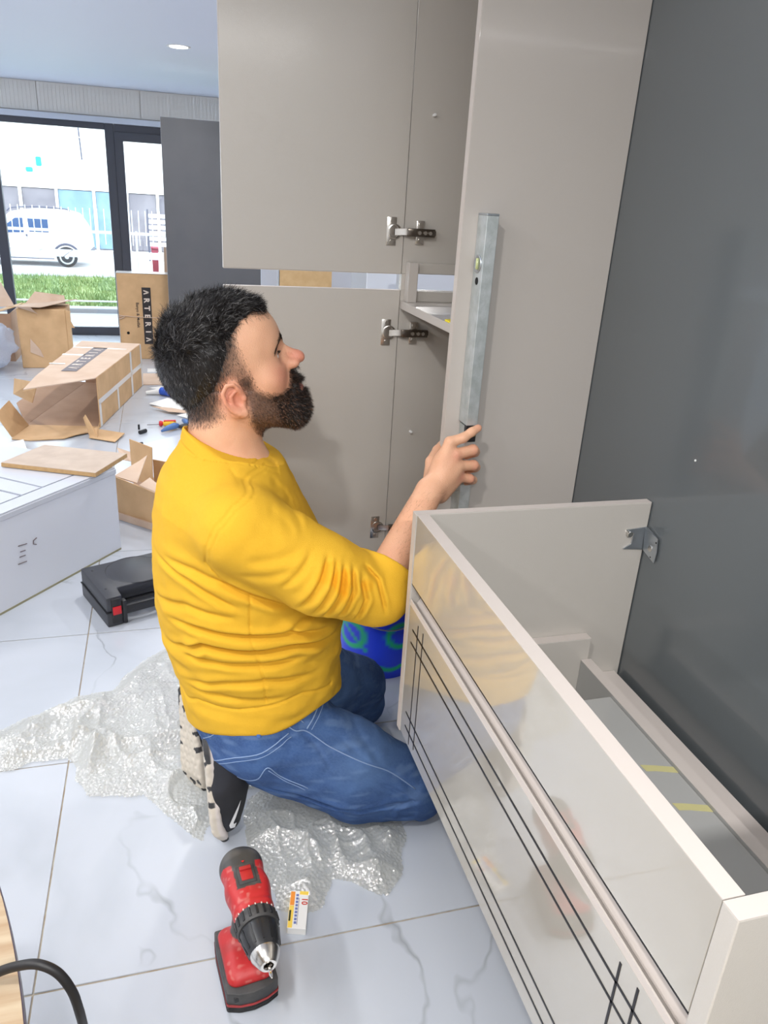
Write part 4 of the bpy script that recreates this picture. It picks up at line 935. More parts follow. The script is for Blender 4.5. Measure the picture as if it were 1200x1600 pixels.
def mesh_sdf(fn, lo, hi, h, B=8):
    lo = np.array(lo, float); nb = np.ceil((np.array(hi) - lo) / (h * B)).astype(int); n = nb * B
    bi = np.stack(np.meshgrid(*[np.arange(k) for k in nb], indexing='ij'), -1).reshape(-1, 3)
    ctr = (lo + (bi * B + (B - 1) / 2) * h).astype(f32)
    d0 = fn(ctr); vol = np.empty(tuple(n), f32)
    v6 = vol.reshape(nb[0], B, nb[1], B, nb[2], B)
    sg = np.where(d0 > 0, 1, -1).astype(f32).reshape(nb)
    v6[:] = sg[:, None, :, None, :, None]
    act = bi[np.abs(d0) < B * h * 1.45]
    off = np.stack(np.meshgrid(*[np.arange(B)] * 3, indexing='ij'), -1).reshape(-1, 3)
    for s in range(0, len(act), 1200):
        a = act[s:s + 1200]
        pts = (lo + (a[:, None, :] * B + off[None]) * h).reshape(-1, 3).astype(f32)
        v6[a[:, 0], :, a[:, 1], :, a[:, 2], :] = fn(pts).reshape(-1, B, B, B)
    ins = vol < 0
    u = ins.view(np.uint8); s8 = np.zeros(tuple(n - 1), np.uint8)
    for dx in (0, 1):
        for dy in (0, 1):
            for dz in (0, 1): s8 += u[dx:n[0] - 1 + dx, dy:n[1] - 1 + dy, dz:n[2] - 1 + dz]
    c = np.argwhere((s8 > 0) & (s8 < 8)); m1 = n - 1
    lidx = (c[:, 0] * m1[1] + c[:, 1]) * m1[2] + c[:, 2]
    acc = np.zeros((len(c), 3)); cnt = np.zeros(len(c))
    cor = [(0, 0, 0), (1, 0, 0), (0, 1, 0), (1, 1, 0), (0, 0, 1), (1, 0, 1), (0, 1, 1), (1, 1, 1)]
    val = [vol[c[:, 0] + q[0], c[:, 1] + q[1], c[:, 2] + q[2]] for q in cor]
    for a, b in [(0, 1), (2, 3), (4, 5), (6, 7), (0, 2), (1, 3), (4, 6), (5, 7), (0, 4), (1, 5), (2, 6), (3, 7)]:
        m = (val[a] < 0) != (val[b] < 0); t = np.where(m, val[a] / (val[a] - val[b] + 1e-12), 0)
        q = np.array(cor[a]) + (np.array(cor[b]) - np.array(cor[a])) * t[:, None]
        acc += q * m[:, None]; cnt += m
    V_ = lo + (c + acc / cnt[:, None]) * h
    look = lambda i, j, k: np.searchsorted(lidx, (i * m1[1] + j) * m1[2] + k)
    Q = []
    for ax in range(3):
        sl0 = [slice(1, -1)] * 3; sl1 = [slice(1, -1)] * 3; sl0[ax] = slice(0, -1); sl1[ax] = slice(1, None)
        A_i = ins[tuple(sl0)]; B_i = ins[tuple(sl1)]; e = np.argwhere(A_i != B_i); fl = A_i[tuple(e.T)]
        o = np.array([1, 1, 1]); o[ax] = 0; e = e + o; b1, b2 = (ax + 1) % 3, (ax + 2) % 3
        def cell(s1, s2): q = e.copy(); q[:, b1] -= s1; q[:, b2] -= s2; return look(q[:, 0], q[:, 1], q[:, 2])
        q4 = np.stack([cell(1, 1), cell(0, 1), cell(0, 0), cell(1, 0)], 1); q4[~fl] = q4[~fl][:, ::-1]; Q.append(q4)
    return V_, np.concatenate(Q)
def np_mesh(name, V_, Q, m, parent=None, col=None, smooth=True):
    me = bpy.data.meshes.new(name); k = Q.shape[1]
    me.vertices.add(len(V_)); me.vertices.foreach_set('co', V_.astype(f32).ravel())
    me.loops.add(Q.size); me.loops.foreach_set('vertex_index', Q.astype(np.int32).ravel())
    me.polygons.add(len(Q)); me.polygons.foreach_set('loop_start', np.arange(0, Q.size, k, dtype=np.int32))
    me.update(calc_edges=True); me.validate()
    if col is not None:
        at = me.attributes.new('Col', 'FLOAT_COLOR', 'POINT'); c4 = np.ones((len(V_), 4), f32); c4[:, :3] = col; at.data.foreach_set('color', c4.ravel())
    return link(name, me, m, parent, smooth=smooth)
def march(fn, o, d, n=90):
    """first hit of rays with an implicit surface"""
    o = np.array(o, f32).reshape(-1, 3); d = nrmv(d); t = np.zeros(len(o), f32)
    for _ in range(n): t += np.clip(fn(o + t[:, None] * d), -0.01, 0.03) * 0.7
    return o + t[:, None] * d
def relax(V_, Q, it=1, w=0.5):
    for _ in range(it):
        s = np.zeros_like(V_); c = np.zeros(len(V_))
        for k in range(4):
            np.add.at(s, Q[:, k], V_[Q[:, (k + 1) % 4]] + V_[Q[:, (k + 3) % 4]]); np.add.at(c, Q[:, k], 2)
        V_ = V_ * (1 - w) + w * s / c[:, None]
    return V_

# ------------------------------------------------------------------ the kneeling man
HO = A3(.115, 1.43, 1.02); ht = R(20)
HR = np.array([[math.cos(ht), 0, math.sin(ht)], [0, 1, 0], [-math.sin(ht), 0, math.cos(ht)]], f32)   # rows: head forward, left, up
def loc(p): return (p - HO) @ HR.T
def hw(q): return tuple(float(v) for v in (np.array(q, f32) @ HR + HO))
HAIRP = [(0.092, 0.062), (0.064, 0.0725), (0.0409, 0.072), (0.0230, 0.058), (0.0215, 0.0308), (0.0238, 0.0007), (0.0245, -0.035), (0.004, -0.04), (-0.0035, -0.0227), (-0.0140, -0.0140),
         (-0.0330, -0.0215), (-0.042, -0.045), (-0.046, -0.0779), (-0.0688, -0.085), (-0.0937, -0.080), (-0.14, -0.085), (-0.16, 0.03), (-0.1, 0.15), (0.03, 0.16), (0.11, 0.12)]
BEARDP = [(0.0005, -0.020), (0.0235, -0.020), (0.0260, -0.0477), (0.0431, -0.0658), (0.0697, -0.0770), (0.0865, -0.0740), (0.0965, -0.0539), (0.1111, -0.0500), (0.14, -0.052), (0.14, -0.15),
          (0.11, -0.165), (0.0846, -0.175), (0.0458, -0.190), (0.0248, -0.180), (0.0067, -0.1482), (-0.0043, -0.1201), (-0.0055, -0.0925), (0.0, -0.062)]
def head(q, ears=True):
    ya = np.abs(q[:, 1]); s = np.stack([q[:, 0], ya, q[:, 2]], 1)
    d = ell(q, (-.010, 0, .033), (.1025, .0765, .082))
    d = smin(d, ell(q, (-.035, 0, -.005), (.080, .070, .075)), .03)
    d = smin(d, ell(q, (.030, 0, -.035), (.066, .062, .100)), .035)
    d = smin(d, ell(q, (.045, 0, .035), (.052, .058, .050)), .03)          # forehead
    d = smin(d, cap(s, (.002, .050, -.085), (.070, .016, -.132), .021, .020), .03)   # jaw
    d = smin(d, sph(q, (.082, 0, -.124), .021), .02)
    d = smin(d, sph(s, (.052, .040, -.045), .024), .025)                  # cheek bone
    d = smin(d, cap(s, (.085, .006, .010), (.070, .040, .014), .0125, .010), .016)  # brow ridge
    d = smin(d, ell(q, (.085, 0, -.085), (.026, .026, .030)), .02)        # muzzle
    d = smax(d, -sph(s, (.100, .030, -.010), .0165), .012)                # eye socket
    d = smin(d, sph(s, (.0730, .030, -.0095), .0142), .004)              # closed volume of the lids
    d = smax(d, -ell(s, (.0872, .031, -.0110), (.007, .0125, .0048)), .0015)  # lid opening
    # nose
    n = cap(q, (.0915, 0, .000), (.117, 0, -.0275), .0070, .0095)
    n = smin(n, sph(q, (.1235, 0, -.0345), .0108), .010)
    n = smin(n, sph(s, (.1120, .0115, -.0400), .0078), .007)
    n = smin(n, cap(s, (.085, .008, -.012), (.103, .011, -.040), .007, .0075), .010)
    d = smin(d, n, .009)
    d = smax(d, -ell(s, (.1165, .0065, -.0485), (.0055, .0032, .0040)), .002)
    # lips
    d = smin(d, chain(s, [(.1080, 0, -.0770), (.1040, .012, -.0790), (.092, .0255, -.0840)], [.0056, .0050, .0025]), .005)
    d = smin(d, chain(s, [(.1070, 0, -.0905), (.1030, .012, -.0900), (.092, .0250, -.0860)], [.0066, .0056, .0025]), .005)
    d = smax(d, -chain(s, [(.1145, 0, -.0835), (.108, .013, -.0840), (.096, .0255, -.0850)], [.0012, .0012, .0010]), .003)
    if not ears: return d
    # ear
    e = ell(s, (-.016, .0765, -.050), (.0175, .0075, .0325), EARR)
    rim = chain(s, [(-.004, .0770, -.050), (-.004, .0830, -.036), (-.010, .0870, -.0205), (-.0225, .0885, -.0180), (-.0340, .0880, -.0300), (-.0350, .0870, -.0480), (-.0290, .0850, -.0640), (-.0190, .0830, -.0750)],
                [.0030, .0036, .0038, .0040, .0042, .0040, .0040, .0050])
    lobe = ell(s, (-.0105, .0810, -.0770), (.0080, .0050, .0090))
    anti = chain(s, [(-.012, .0845, -.034), (-.0235, .0850, -.0400), (-.0245, .0845, -.0560), (-.0165, .0835, -.0670)], [.0028, .0034, .0036, .0034])
    e = smax(e, -ell(s, (-.0130, .0860, -.0520), (.0105, .0085, .0150), EARR), .004)
    e = smin(smin(smin(e, rim, .004), lobe, .006), anti, .0035)
    e = smin(e, sph(s, (-.0015, .0790, -.0520), .0048), .004)             # tragus
    d = smin(d, e, .005)
    # nape folds
    return d
_a = R(14); EARR = np.array([[math.cos(_a), 0, -math.sin(_a)], [0, 1, 0], [math.sin(_a), 0, math.cos(_a)]], f32).T

# joints (metres)
SHR, ELR = (.115, 1.235, .765), (.362, 1.222, .628)
WRR = (.492, 1.335, .783)
SHL, ELL_, WRL = (.115, 1.620, .745), (.270, 1.640, .485), (.545, 1.585, .455)
KNR, ANR = (.488, 1.290, .062), (.120, 1.333, .180)
KNL, ANL = (.440, 1.640, .070), (.085, 1.535, .165)
HPR, HPL = (.160, 1.335, .255), (.160, 1.525, .255)

def finger(p, pts, rs): return chain(p, pts, rs, .004)
def hand_right(p):
    W_ = np.array(WRR)
    d = cap(p, WRR, (0.5376, 1.3550, 0.8178), .025, .024)
    # metacarpals: broad back of the hand
    mcp = [(0.5322, 1.3520, 0.8779), (0.5444, 1.3460, 0.8543), (0.5523, 1.3460, 0.8299), (0.5598, 1.3520, 0.8043)]
    base = (0.5070, 1.3450, 0.7858)
    for k, m in enumerate(mcp):
        b = (base[0] + .004 * k, base[1] - .002 + .001 * k, base[2] - .008 * k + .008)
        d = smin(d, cap(p, b, m, .0175, .0118), .012)
    d = smin(d, ell(p, (0.5280, 1.3620, 0.8157), (.028, .020, .045)), .015)
    F = [  # index stretched over the level, the others curled on it
        ([mcp[0], (0.5589, 1.3500, 0.8870), (0.5766, 1.3530, 0.8976), (0.5916, 1.3580, 0.9037)], [.0112, .0098, .0088, .0078]),
        ([mcp[1], (0.5829, 1.3520, 0.8605), (0.5962, 1.3720, 0.8497), (0.5800, 1.3780, 0.8400)], [.0118, .0108, .0098, .0085]),
        ([mcp[2], (0.5883, 1.3530, 0.8276), (0.6017, 1.3730, 0.8161), (0.5847, 1.3780, 0.8080)], [.0115, .0102, .0095, .0082]),
        ([mcp[3], (0.5834, 1.3540, 0.7986), (0.5977, 1.3700, 0.7894), (0.5851, 1.3760, 0.7835)], [.0108, .0092, .0085, .0075])]
    for pts, rs in F: d = smin(d, finger(p, pts, rs), .0035)
    # thumb: leaves the side of the palm and closes behind the cabinet edge
    th = finger(p, [(0.5072, 1.3720, 0.7951), (0.5159, 1.4000, 0.8210), (0.5375, 1.4300, 0.8355), (0.5561, 1.4490, 0.8459)], [.017, .0135, .0112, .0090])
    return smin(d, th, .010)
def hand_left(p):
    d = ell(p, (.585, 1.570, .435), (.045, .038, .016))
    for k in range(4):
        y = 1.538 + .021 * k; x = .615 + (.012, .022, .02, .01)[k]
        d = smin(d, finger(p, [(.60, y, .437), (x + .012, y, .447), (x + .038, y + .001, .452)], [.0105, .0095, .0078]), .004)
    th = finger(p, [(.560, 1.600, .437), (.590, 1.625, .445), (.615, 1.628, .452)], [.014, .0115, .0095])
    return smin(smin(d, th, .01), cap(p, WRL, (.575, 1.575, .437), .025, .022), .015)
def body_fn(p):
    d = np.full(len(p), .5, f32)
    def part(mask, fn, k=.03):
        if mask.any(): d[mask] = smin(d[mask], fn(p[mask]), k)
    z = p[:, 2]; x = p[:, 0]; y = p[:, 1]
    part(z < .95, lambda q: chain(q, [(.165, 1.43, .25), (.15, 1.43, .45), (.13, 1.43, .62), (.11, 1.43, .76)], [.085, .130, .130, .11], .05))
    part((z < .98) & (z > .5), lambda q: smin(cap(q, (.11, 1.30, .755), (.11, 1.56, .755), .06), cap(q, (.100, 1.43, .78), (.105, 1.43, .96), .073, .066), .03))
    part((y < 1.45) & (z > .4), lambda q: chain(q, [SHR, ELR, WRR], [.055, .040, .0275], .02))
    part((y > 1.4) & (z > .3) & (z < .95), lambda q: chain(q, [SHL, ELL_, WRL], [.055, .040, .027], .02))
    part((z < .45), lambda q: smin(chain(q, [HPR, KNR], [.062, .050]), chain(q, [HPL, KNL], [.062, .050]), .03))
    part((z < .3), lambda q: smin(chain(q, [KNR, ANR, (.085, 1.322, .10), (.077, 1.308, .04)], [.048, .032, .026, .018]), chain(q, [KNL, ANL, (.052, 1.505, .09), (.046, 1.488, .045)], [.048, .032, .024, .016]), .01), .02)
    m = (z > .80) & (np.abs(y - 1.43) < .16)
    if m.any(): d[m] = smin(d[m], head(loc(p[m])), .025)
    m = (x > .42) & (y < 1.5) & (z > .66)
    if m.any(): d[m] = smin(d[m], hand_right(p[m]), .010)
    m = (x > .42) & (y > 1.45) & (z < .6)
    if m.any(): d[m] = smin(d[m], hand_left(p[m]), .010)
    return d

def mixc(c, t, rgb): t = np.clip(t, 0, 1)[:, None]; return c * (1 - t) + np.array(lin(rgb)[:3]) * t
def sst(x, a, b): t = np.clip((x - a) / (b - a), 0, 1); return t * t * (3 - 2 * t)
def skin_col(p):
    n = len(p); c = np.tile(np.array(lin((236, 184, 150))[:3]), (n, 1)); q = loc(p.astype(f32)); hd = p[:, 2] > .85
    ya = np.abs(q[:, 1])
    c = mixc(c, (noise(p.astype(f32), 60) * .5 + .5) * .25, (206, 142, 112))
    g = lambda cx, cy, cz, r: np.exp(-(((q[:, 0] - cx) ** 2 + (ya - cy) ** 2 + (q[:, 2] - cz) ** 2) / r ** 2)) * hd
    c = mixc(c, g(.12, 0, -.032, .022) * .75, (214, 112, 98)); c = mixc(c, g(.075, .045, -.045, .028) * .6, (216, 128, 108))
    c = mixc(c, g(-.018, .085, -.045, .034) * .65, (214, 120, 100))
    c = mixc(c, g(.085, .03, -.012, .013) * .45, (150, 100, 88))
    lip = np.exp(-(((q[:, 2] + .084) / .0085) ** 2)) * (q[:, 0] > .088) * (ya < .024) * hd; c = mixc(c, lip * .95, (176, 96, 90))
    hp = in_poly(q[:, 0], q[:, 2], HAIRP); bp = in_poly(q[:, 0], q[:, 2], BEARDP)
    ns = noise(p.astype(f32), 900) * .5 + .5
    ear = (np.abs(q[:, 0] + .018) < .024) & (q[:, 2] < -.012) & (q[:, 2] > -.09) & (ya > .0755)
    hs = sst(hp, -.003, .012) * hd * (~ear); lg = sst(np.maximum((q[:, 0] - .012) * -.79 + (q[:, 2] - .052) * .617, q[:, 2] - .060), -.028, .004); c = mixc(c, hs * (.42 + .25 * ns + .33 * lg), (66, 52, 46))
    neckok = hd & (q[:, 2] > -.172)
    bs = sst(bp, -.003, .010) * neckok * (~ear) * (1 - lip); c = mixc(c, bs * (.68 + .12 * sst(q[:, 0], .0, .06) + .2 * ns), (50, 36, 31))
    fz = sst(-q[:, 2], .165, .20) * hd * (q[:, 0] > .0)
    # hands: redder knuckles and finger ends
    for kx in [(0.5834, 1.3500, 0.8612), (0.5897, 1.3500, 0.8286), (0.5860, 1.3500, 0.7985), (0.5924, 1.3600, 0.9031), (0.5423, 1.3400, 0.8536), (0.5576, 1.3400, 0.8087)]:
        c = mixc(c, np.exp(-((p - np.array(kx)) ** 2).sum(1) / .011 ** 2) * .5, (222, 126, 110))
    # forearm hair tint
    fa = (p[:, 2] < .78) & (p[:, 0] > .3) & (p[:, 1] < 1.4) & (p[:, 2] > .55)
    c = mixc(c, fa * (noise(p.astype(f32), 30) * .5 + .5) * .22, (196, 120, 86))
    return c

def torso_tab(z):
    Z = np.array([.14, .20, .27, .35, .44, .52, .62, .70, .76, .80, .835, .865, .90])
    B = np.array([.034, .026, .014, -.006, -.032, -.046, -.048, -.042, -.034, -.022, -.004, .022, .045])
    Fr = np.array([.30, .315, .328, .338, .342, .336, .312, .280, .250, .232, .215, .200, .190])
    Wd = np.array([.17, .180, .188, .192, .196, .200, .205, .210, .205, .175, .130, .098, .085])
    return np.interp(z, Z, B), np.interp(z, Z, Fr), np.interp(z, Z, Wd)
def torso(p, hem=0):
    b, f_, w = torso_tab(p[:, 2]); cx = (b + f_) / 2; a = (f_ - b) / 2
    k = np.sqrt(((p[:, 0] - cx) / a) ** 2 + ((p[:, 1] - 1.43) / w) ** 2)
    d = (k - 1) * np.minimum(a, w)
    return d.astype(f32) * .85
FOLDS = [  # side-view creases: points, depth, width, fade
    ([(0.0643, 0.6713), (0.1249, 0.6389), (0.1966, 0.6030)], .006, .006), ([(-0.0364, 0.6736), (0.0219, 0.6542), (0.1061, 0.6115)], .0045, .006),
    ([(-0.0163, 0.5540), (0.0400, 0.5584), (0.1241, 0.5500), (0.2002, 0.5441), (0.3064, 0.5089)], .007, .006),
    ([(-0.0216, 0.4773), (0.0388, 0.5214), (0.1297, 0.5145), (0.2192, 0.5120), (0.3128, 0.4792)], .008, .006),
    ([(0.0028, 0.4812), (0.0600, 0.4866), (0.1415, 0.4833), (0.2259, 0.4822)], .005, .006),
    ([(-0.0013, 0.4089), (0.0815, 0.4407), (0.1547, 0.4454), (0.2573, 0.4271)], .005, .007),
    ([(0.0043, 0.3999), (0.1039, 0.4008), (0.2016, 0.3986)], .0035, .007),
    ([(-0.0459, 0.5687), (0.0126, 0.5996), (0.1024, 0.5918)], .004, .007), ([(-0.0280, 0.6818), (0.0267, 0.6821), (0.0817, 0.6635)], .003, .007),
    ([(0.1865, 0.5458), (0.2530, 0.5713), (0.3059, 0.5645)], .004, .007),
    ([(0.2246, 0.7521), (0.2008, 0.7207), (0.1698, 0.6884)], .003, .006), ([(0.2524, 0.7440), (0.2384, 0.7067), (0.2041, 0.6460)], .006, .005),
    ([(0.2665, 0.7368), (0.2548, 0.6915), (0.2262, 0.6323)], .005, .004),
    ([(0.2797, 0.7284), (0.2725, 0.6799), (0.2451, 0.6200)], .007, .005), ([(0.2953, 0.7196), (0.2972, 0.6778), (0.2725, 0.6120)], .006, .0045),
    ([(0.3117, 0.6978), (0.3220, 0.6536), (0.3076, 0.6005)], .006, .0045), ([(0.1871, 0.6333), (0.2219, 0.6170), (0.2810, 0.6059)], .002, .005),
    ([(0.1716, 0.8307), (0.1990, 0.8047), (0.2151, 0.7797)], .0026, .007), ([(0.1517, 0.8191), (0.1769, 0.8042), (0.1990, 0.7768)], .0018, .008),
    ([(0.1099, 0.7372), (0.1627, 0.7430), (0.2174, 0.7609)], .002, .009), ([(0.1008, 0.7039), (0.1519, 0.7110), (0.1958, 0.7260)], .002, .009),
    ([(0.3206, 0.7110), (0.3469, 0.6815), (0.3629, 0.6165)], .005, .0035)]
SEAMS = [([(0.1922, 0.8364), (0.1685, 0.8494), (0.1346, 0.8452), (0.0949, 0.8266), (0.0645, 0.7944), (0.0485, 0.7539), (0.0498, 0.7101), (0.0748, 0.6743)], .0022, .0020),
         ([(0.1923, 0.8304), (0.1685, 0.8423), (0.1367, 0.8382), (0.0990, 0.8206), (0.0707, 0.7893), (0.0559, 0.7522), (0.0564, 0.7121)], .0016, .0018),
         ([(0.1249, 0.6363), (0.1252, 0.5513), (0.1368, 0.5081), (0.1511, 0.4488), (0.1559, 0.3918)], .0026, .0022),
         ([(-0.0040, 0.3441), (0.0281, 0.3717), (0.0875, 0.3731), (0.1559, 0.3828), (0.2273, 0.3951), (0.2981, 0.3716)], .0030, .0026),
         ([(0.1022, 0.8529), (0.1101, 0.8442), (0.1269, 0.8402)], .0014, .0020)]
CUFC = (0.3840, 1.2350, 0.6803); CUFD = nrmv(np.array(WRR) - np.array(ELR))
def zhem(p): return .234 + .080 * np.clip(np.abs(p[:, 1] - 1.43) / .19, 0, 1) ** 1.6 + .026 * np.clip((p[:, 0] - .15) / .17, -1, 1) ** 2 + .036 * sst(p[:, 0], .16, .30)
def shirt_fn(p):
    d = torso(p) - (.007 * sst(.40 - p[:, 2], 0, .10)).astype(f32)
    sh = cap(p, (.105, 1.27, .775), (.105, 1.59, .775), .060)
    d = smin(d, sh, .06)
    ar = chain(p, [SHR, (.25, 1.208, .682), ELR], [.078, .074, .062], .02)
    cut = ((p - A3(*CUFC)) @ CUFD).astype(f32)      # the pushed-up sleeve ends at the cuff
    fo = smax(cap(p, ELR, tuple(np.array(CUFC) + CUFD * .03), .062, .052), cut, .004)
    ar = smin(ar, fo, .010)
    ar = np.maximum(ar, -np.maximum(cap(p, ELR, tuple(np.array(CUFC) + CUFD * .06), .050, .047), -cut - .015))
    d = smin(d, ar, .022)
    al = chain(p, [SHL, ELL_], [.074, .062]); al = smin(al, cap(p, ELL_, (.36, 1.625, .475), .060, .05), .015); d = smin(d, al, .022)
    # collar
    x, y, z = p[:, 0], p[:, 1], p[:, 2]
    nk = cap(p, (.112, 1.43, .74), (.098, 1.43, .97), .098, .066)
    zr = .892 - .33 * (x - .042) - .007 * np.clip(((y - 1.43) / .08) ** 2, 0, 1.5) + .3 * sst(np.hypot(x - .115, y - 1.43), .100, .16)
    d = smin(d, np.maximum(nk, z - zr), .028)
    d = smax(d, (z - zr).astype(f32), .006)
    # hollow neck so that the collar has a rim
    d = smax(d, -np.maximum(cap(p, (.103, 1.43, .74), (.0975, 1.43, .98), .083, .0665), (zr - .03 - z)), .003)
    # folds, near side
    side = sst(1.46 - y, 0, .05); slv = sst(1.345 - y, 0, .035)
    disp = np.zeros(len(p), f32)
    close = np.abs(d) < .03
    if close.any():
        xx, zz, pc = x[close], z[close], p[close]; dd = np.zeros(len(xx), f32)
        for fi, (pts, am, w) in enumerate(FOLDS):
            e, t = polyline_d(xx, zz, pts); fade = np.clip(np.minimum(t, 1 - t) * 5 + .1, 0, 1) * (slv[close] if fi >= 10 else 1)
            am = am * 1.25; dd += fade * (am * np.exp(-(e / w) ** 2) - am * .55 * np.exp(-((e - 1.9 * w) / (1.5 * w)) ** 2))
        for pts, am, w in SEAMS:
            e, t = polyline_d(xx, zz, pts); dd += am * np.exp(-(e / w) ** 2)
        # soft drapery everywhere
        n1 = noise(pc * A3(1, 1, 2.6), 16, 3); dd += (.0045 * n1 * sst(.66 - zz, 0, .2)).astype(f32)
        dd += .0025 * noise(pc, 11, 5) + .0008 * noise(pc, 55, 8)
        disp[close] = dd
    far = 1 - side
    d = d + disp * side + far * .004 * noise(p * A3(1, 1, 3), 14, 4)
    # collar ridge line and hem band
    zl = zr - .026
    d = d + .0030 * np.exp(-((z - zl) / .0025) ** 2) * (z > .78) * sst(.185 - x, 0, .03)
    zh = zhem(p)
    d = smax(d, (zh - z).astype(f32), .008)
    return d
def shirt_col(p):
    q = p.astype(f32); c = np.tile(np.array(lin((226, 176, 50))[:3]), (len(p), 1))
    c = mixc(c, (noise(q, 14) * .5 + .5) * .22, (214, 160, 30)); c = mixc(c, (noise(q, 500) * .5 + .5) * .18, (240, 196, 70))
    for (sx_, sz_), r, am in [((0.2754, 0.6988), .020, .8), ((0.2404, 0.7178), .014, .45), ((0.3207, 0.6798), .012, .5), ((0.2846, 0.6699), .012, .5), ((0.2616, 0.7239), .010, .4)]:
        e = np.hypot(p[:, 0] - sx_, p[:, 2] - sz_) + .006 * noise(q, 90); c = mixc(c, am * .6 * sst(r - e, -.004, .006) * (p[:, 1] < 1.3), (238, 158, 8))
    return c

JC = [([(0.1391, 0.1587), (0.2452, 0.1309), (0.3543, 0.1019), (0.4696, 0.1156)], .010, .006),   # thigh over calf
      ([(0.3385, 0.2374), (0.4092, 0.1966), (0.4696, 0.1426)], .0025, .004), ([(0.3822, 0.1846), (0.4412, 0.1393), (0.4800, 0.1019)], .004, .004),
      ([(0.2185, 0.3103), (0.2578, 0.2722), (0.2854, 0.2270)], .0025, .004), ([(0.1806, 0.3056), (0.2580, 0.2642)], .002, .004), ([(0.2925, 0.3308), (0.3489, 0.2738), (0.4003, 0.2064)], .002, .006),
      ([(0.4213, 0.0948), (0.4521, 0.1102), (0.4856, 0.1127)], .004, .004), ([(0.2420, 0.1114), (0.3269, 0.0770)], .0025, .005), ([(0.2574, 0.2882), (0.3103, 0.2714), (0.3803, 0.2185)], .0015, .004)]
def jeans_fn(p):
    d = ell(p, (.165, 1.43, .250), (.142, .186, .098))
    d = smin(d, sph(p, (.146, 1.336, .276), .103), .03); d = smin(d, sph(p, (.146, 1.524, .276), .103), .03)
    wt = torso(p); d = smin(d, smax(wt + .016, np.maximum(p[:, 2] - .32, .18 - p[:, 2]), .01), .03)
    t1 = chain(p, [(.18, 1.330, .250), (.34, 1.295, .172), (.472, 1.280, .108)], [.098, .092, .072], .03)
    c1 = chain(p, [(.500, 1.285, .070), (.36, 1.300, .083), (.16, 1.330, .165)], [.066, .066, .050], .02)
    t2 = chain(p, [(.18, 1.530, .250), (.32, 1.570, .200), (.440, 1.620, .135)], [.098, .093, .076], .03)
    c2 = chain(p, [(.455, 1.630, .072), (.32, 1.58, .083), (.12, 1.530, .160)], [.068, .064, .050], .02)
    a = smin(t1, c1, .014); b = smin(t2, c2, .014)
    d = smin(smin(d, a, .035), b, .035)
    # hem of the near leg
    close = np.abs(d) < .03; disp = np.zeros(len(p), f32)
    if close.any():
        q = p[close]; xx, zz = q[:, 0], q[:, 2]; dd = np.zeros(len(q), f32); sd = sst(1.44 - q[:, 1], 0, .05)
        for pts, am, w in JC:
            e, t = polyline_d(xx, zz, pts); fade = np.clip(np.minimum(t, 1 - t) * 5 + .15, 0, 1); dd += sd * fade * (am * np.exp(-(e / w) ** 2) - am * .4 * np.exp(-((e - 2 * w) / (1.5 * w)) ** 2))
        dd += .003 * noise(q * A3(1, 1, 1.6), 18, 2) + .0012 * noise(q, 60, 6)
        u = (q - A3(.47, 1.28, .09)); rr = np.sqrt((u ** 2).sum(1)); dd += .0022 * np.sin(rr * 320 + 2 * noise(q, 20)) * sst(.10 - rr, 0, .04)
        disp[close] = dd
    d = d + disp
    return np.maximum(d, -(p[:, 2] - .006))
def jeans_col(p):
    q = p.astype(f32); c = np.tile(np.array(lin((74, 106, 160))[:3]), (len(p), 1))
    c = mixc(c, (noise(q * A3(1, 1, 1.5), 22) * .5 + .5) * .75, (36, 60, 112)); c = mixc(c, sst(noise(q * A3(1, .6, 1.6), 34, 9), .1, .6) * .4, (40, 62, 108)); c = mixc(c, (noise(q * A3(1, 1, 3), 420) * .5 + .5) * .35, (104, 134, 180)); c = mixc(c, sst(noise(q * A3(.5, 1, 2.5), 46, 7), .05, .7) * .35, (120, 148, 190))
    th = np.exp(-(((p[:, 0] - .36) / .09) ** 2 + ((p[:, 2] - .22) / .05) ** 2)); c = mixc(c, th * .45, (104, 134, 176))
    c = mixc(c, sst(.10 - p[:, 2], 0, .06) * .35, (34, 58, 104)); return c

man = empty('person', (.3, 1.43, 0), 'kneeling dark-haired bearded man in a yellow sweatshirt and blue jeans holding a spirit level', 'person')
M['skin'] = mat('skin', (226, 172, 138), 0.5, attr='Col', bump=(420, 0.35)); M['skin'].node_tree.nodes['Principled BSDF'].inputs['Subsurface Weight'].default_value = 0.08
M['skin'].node_tree.nodes['Principled BSDF'].inputs['Subsurface Radius'].default_value = (0.012, 0.004, 0.002)
M['shirt'] = mat('yellow_sweatshirt', (232, 182, 44), 0.85, attr='Col', bump=(900, 0.45), spec=0.2)
M['jeans'] = mat('denim', (50, 84, 146), 0.85, attr='Col', bump=(1300, 0.6), spec=0.2)
M['thread'] = mat('denim_seam', (134, 158, 196), 0.8)
M['hair'] = mat('dark_hair', (34, 28, 27), 0.38, attr='Col', spec=0.4)

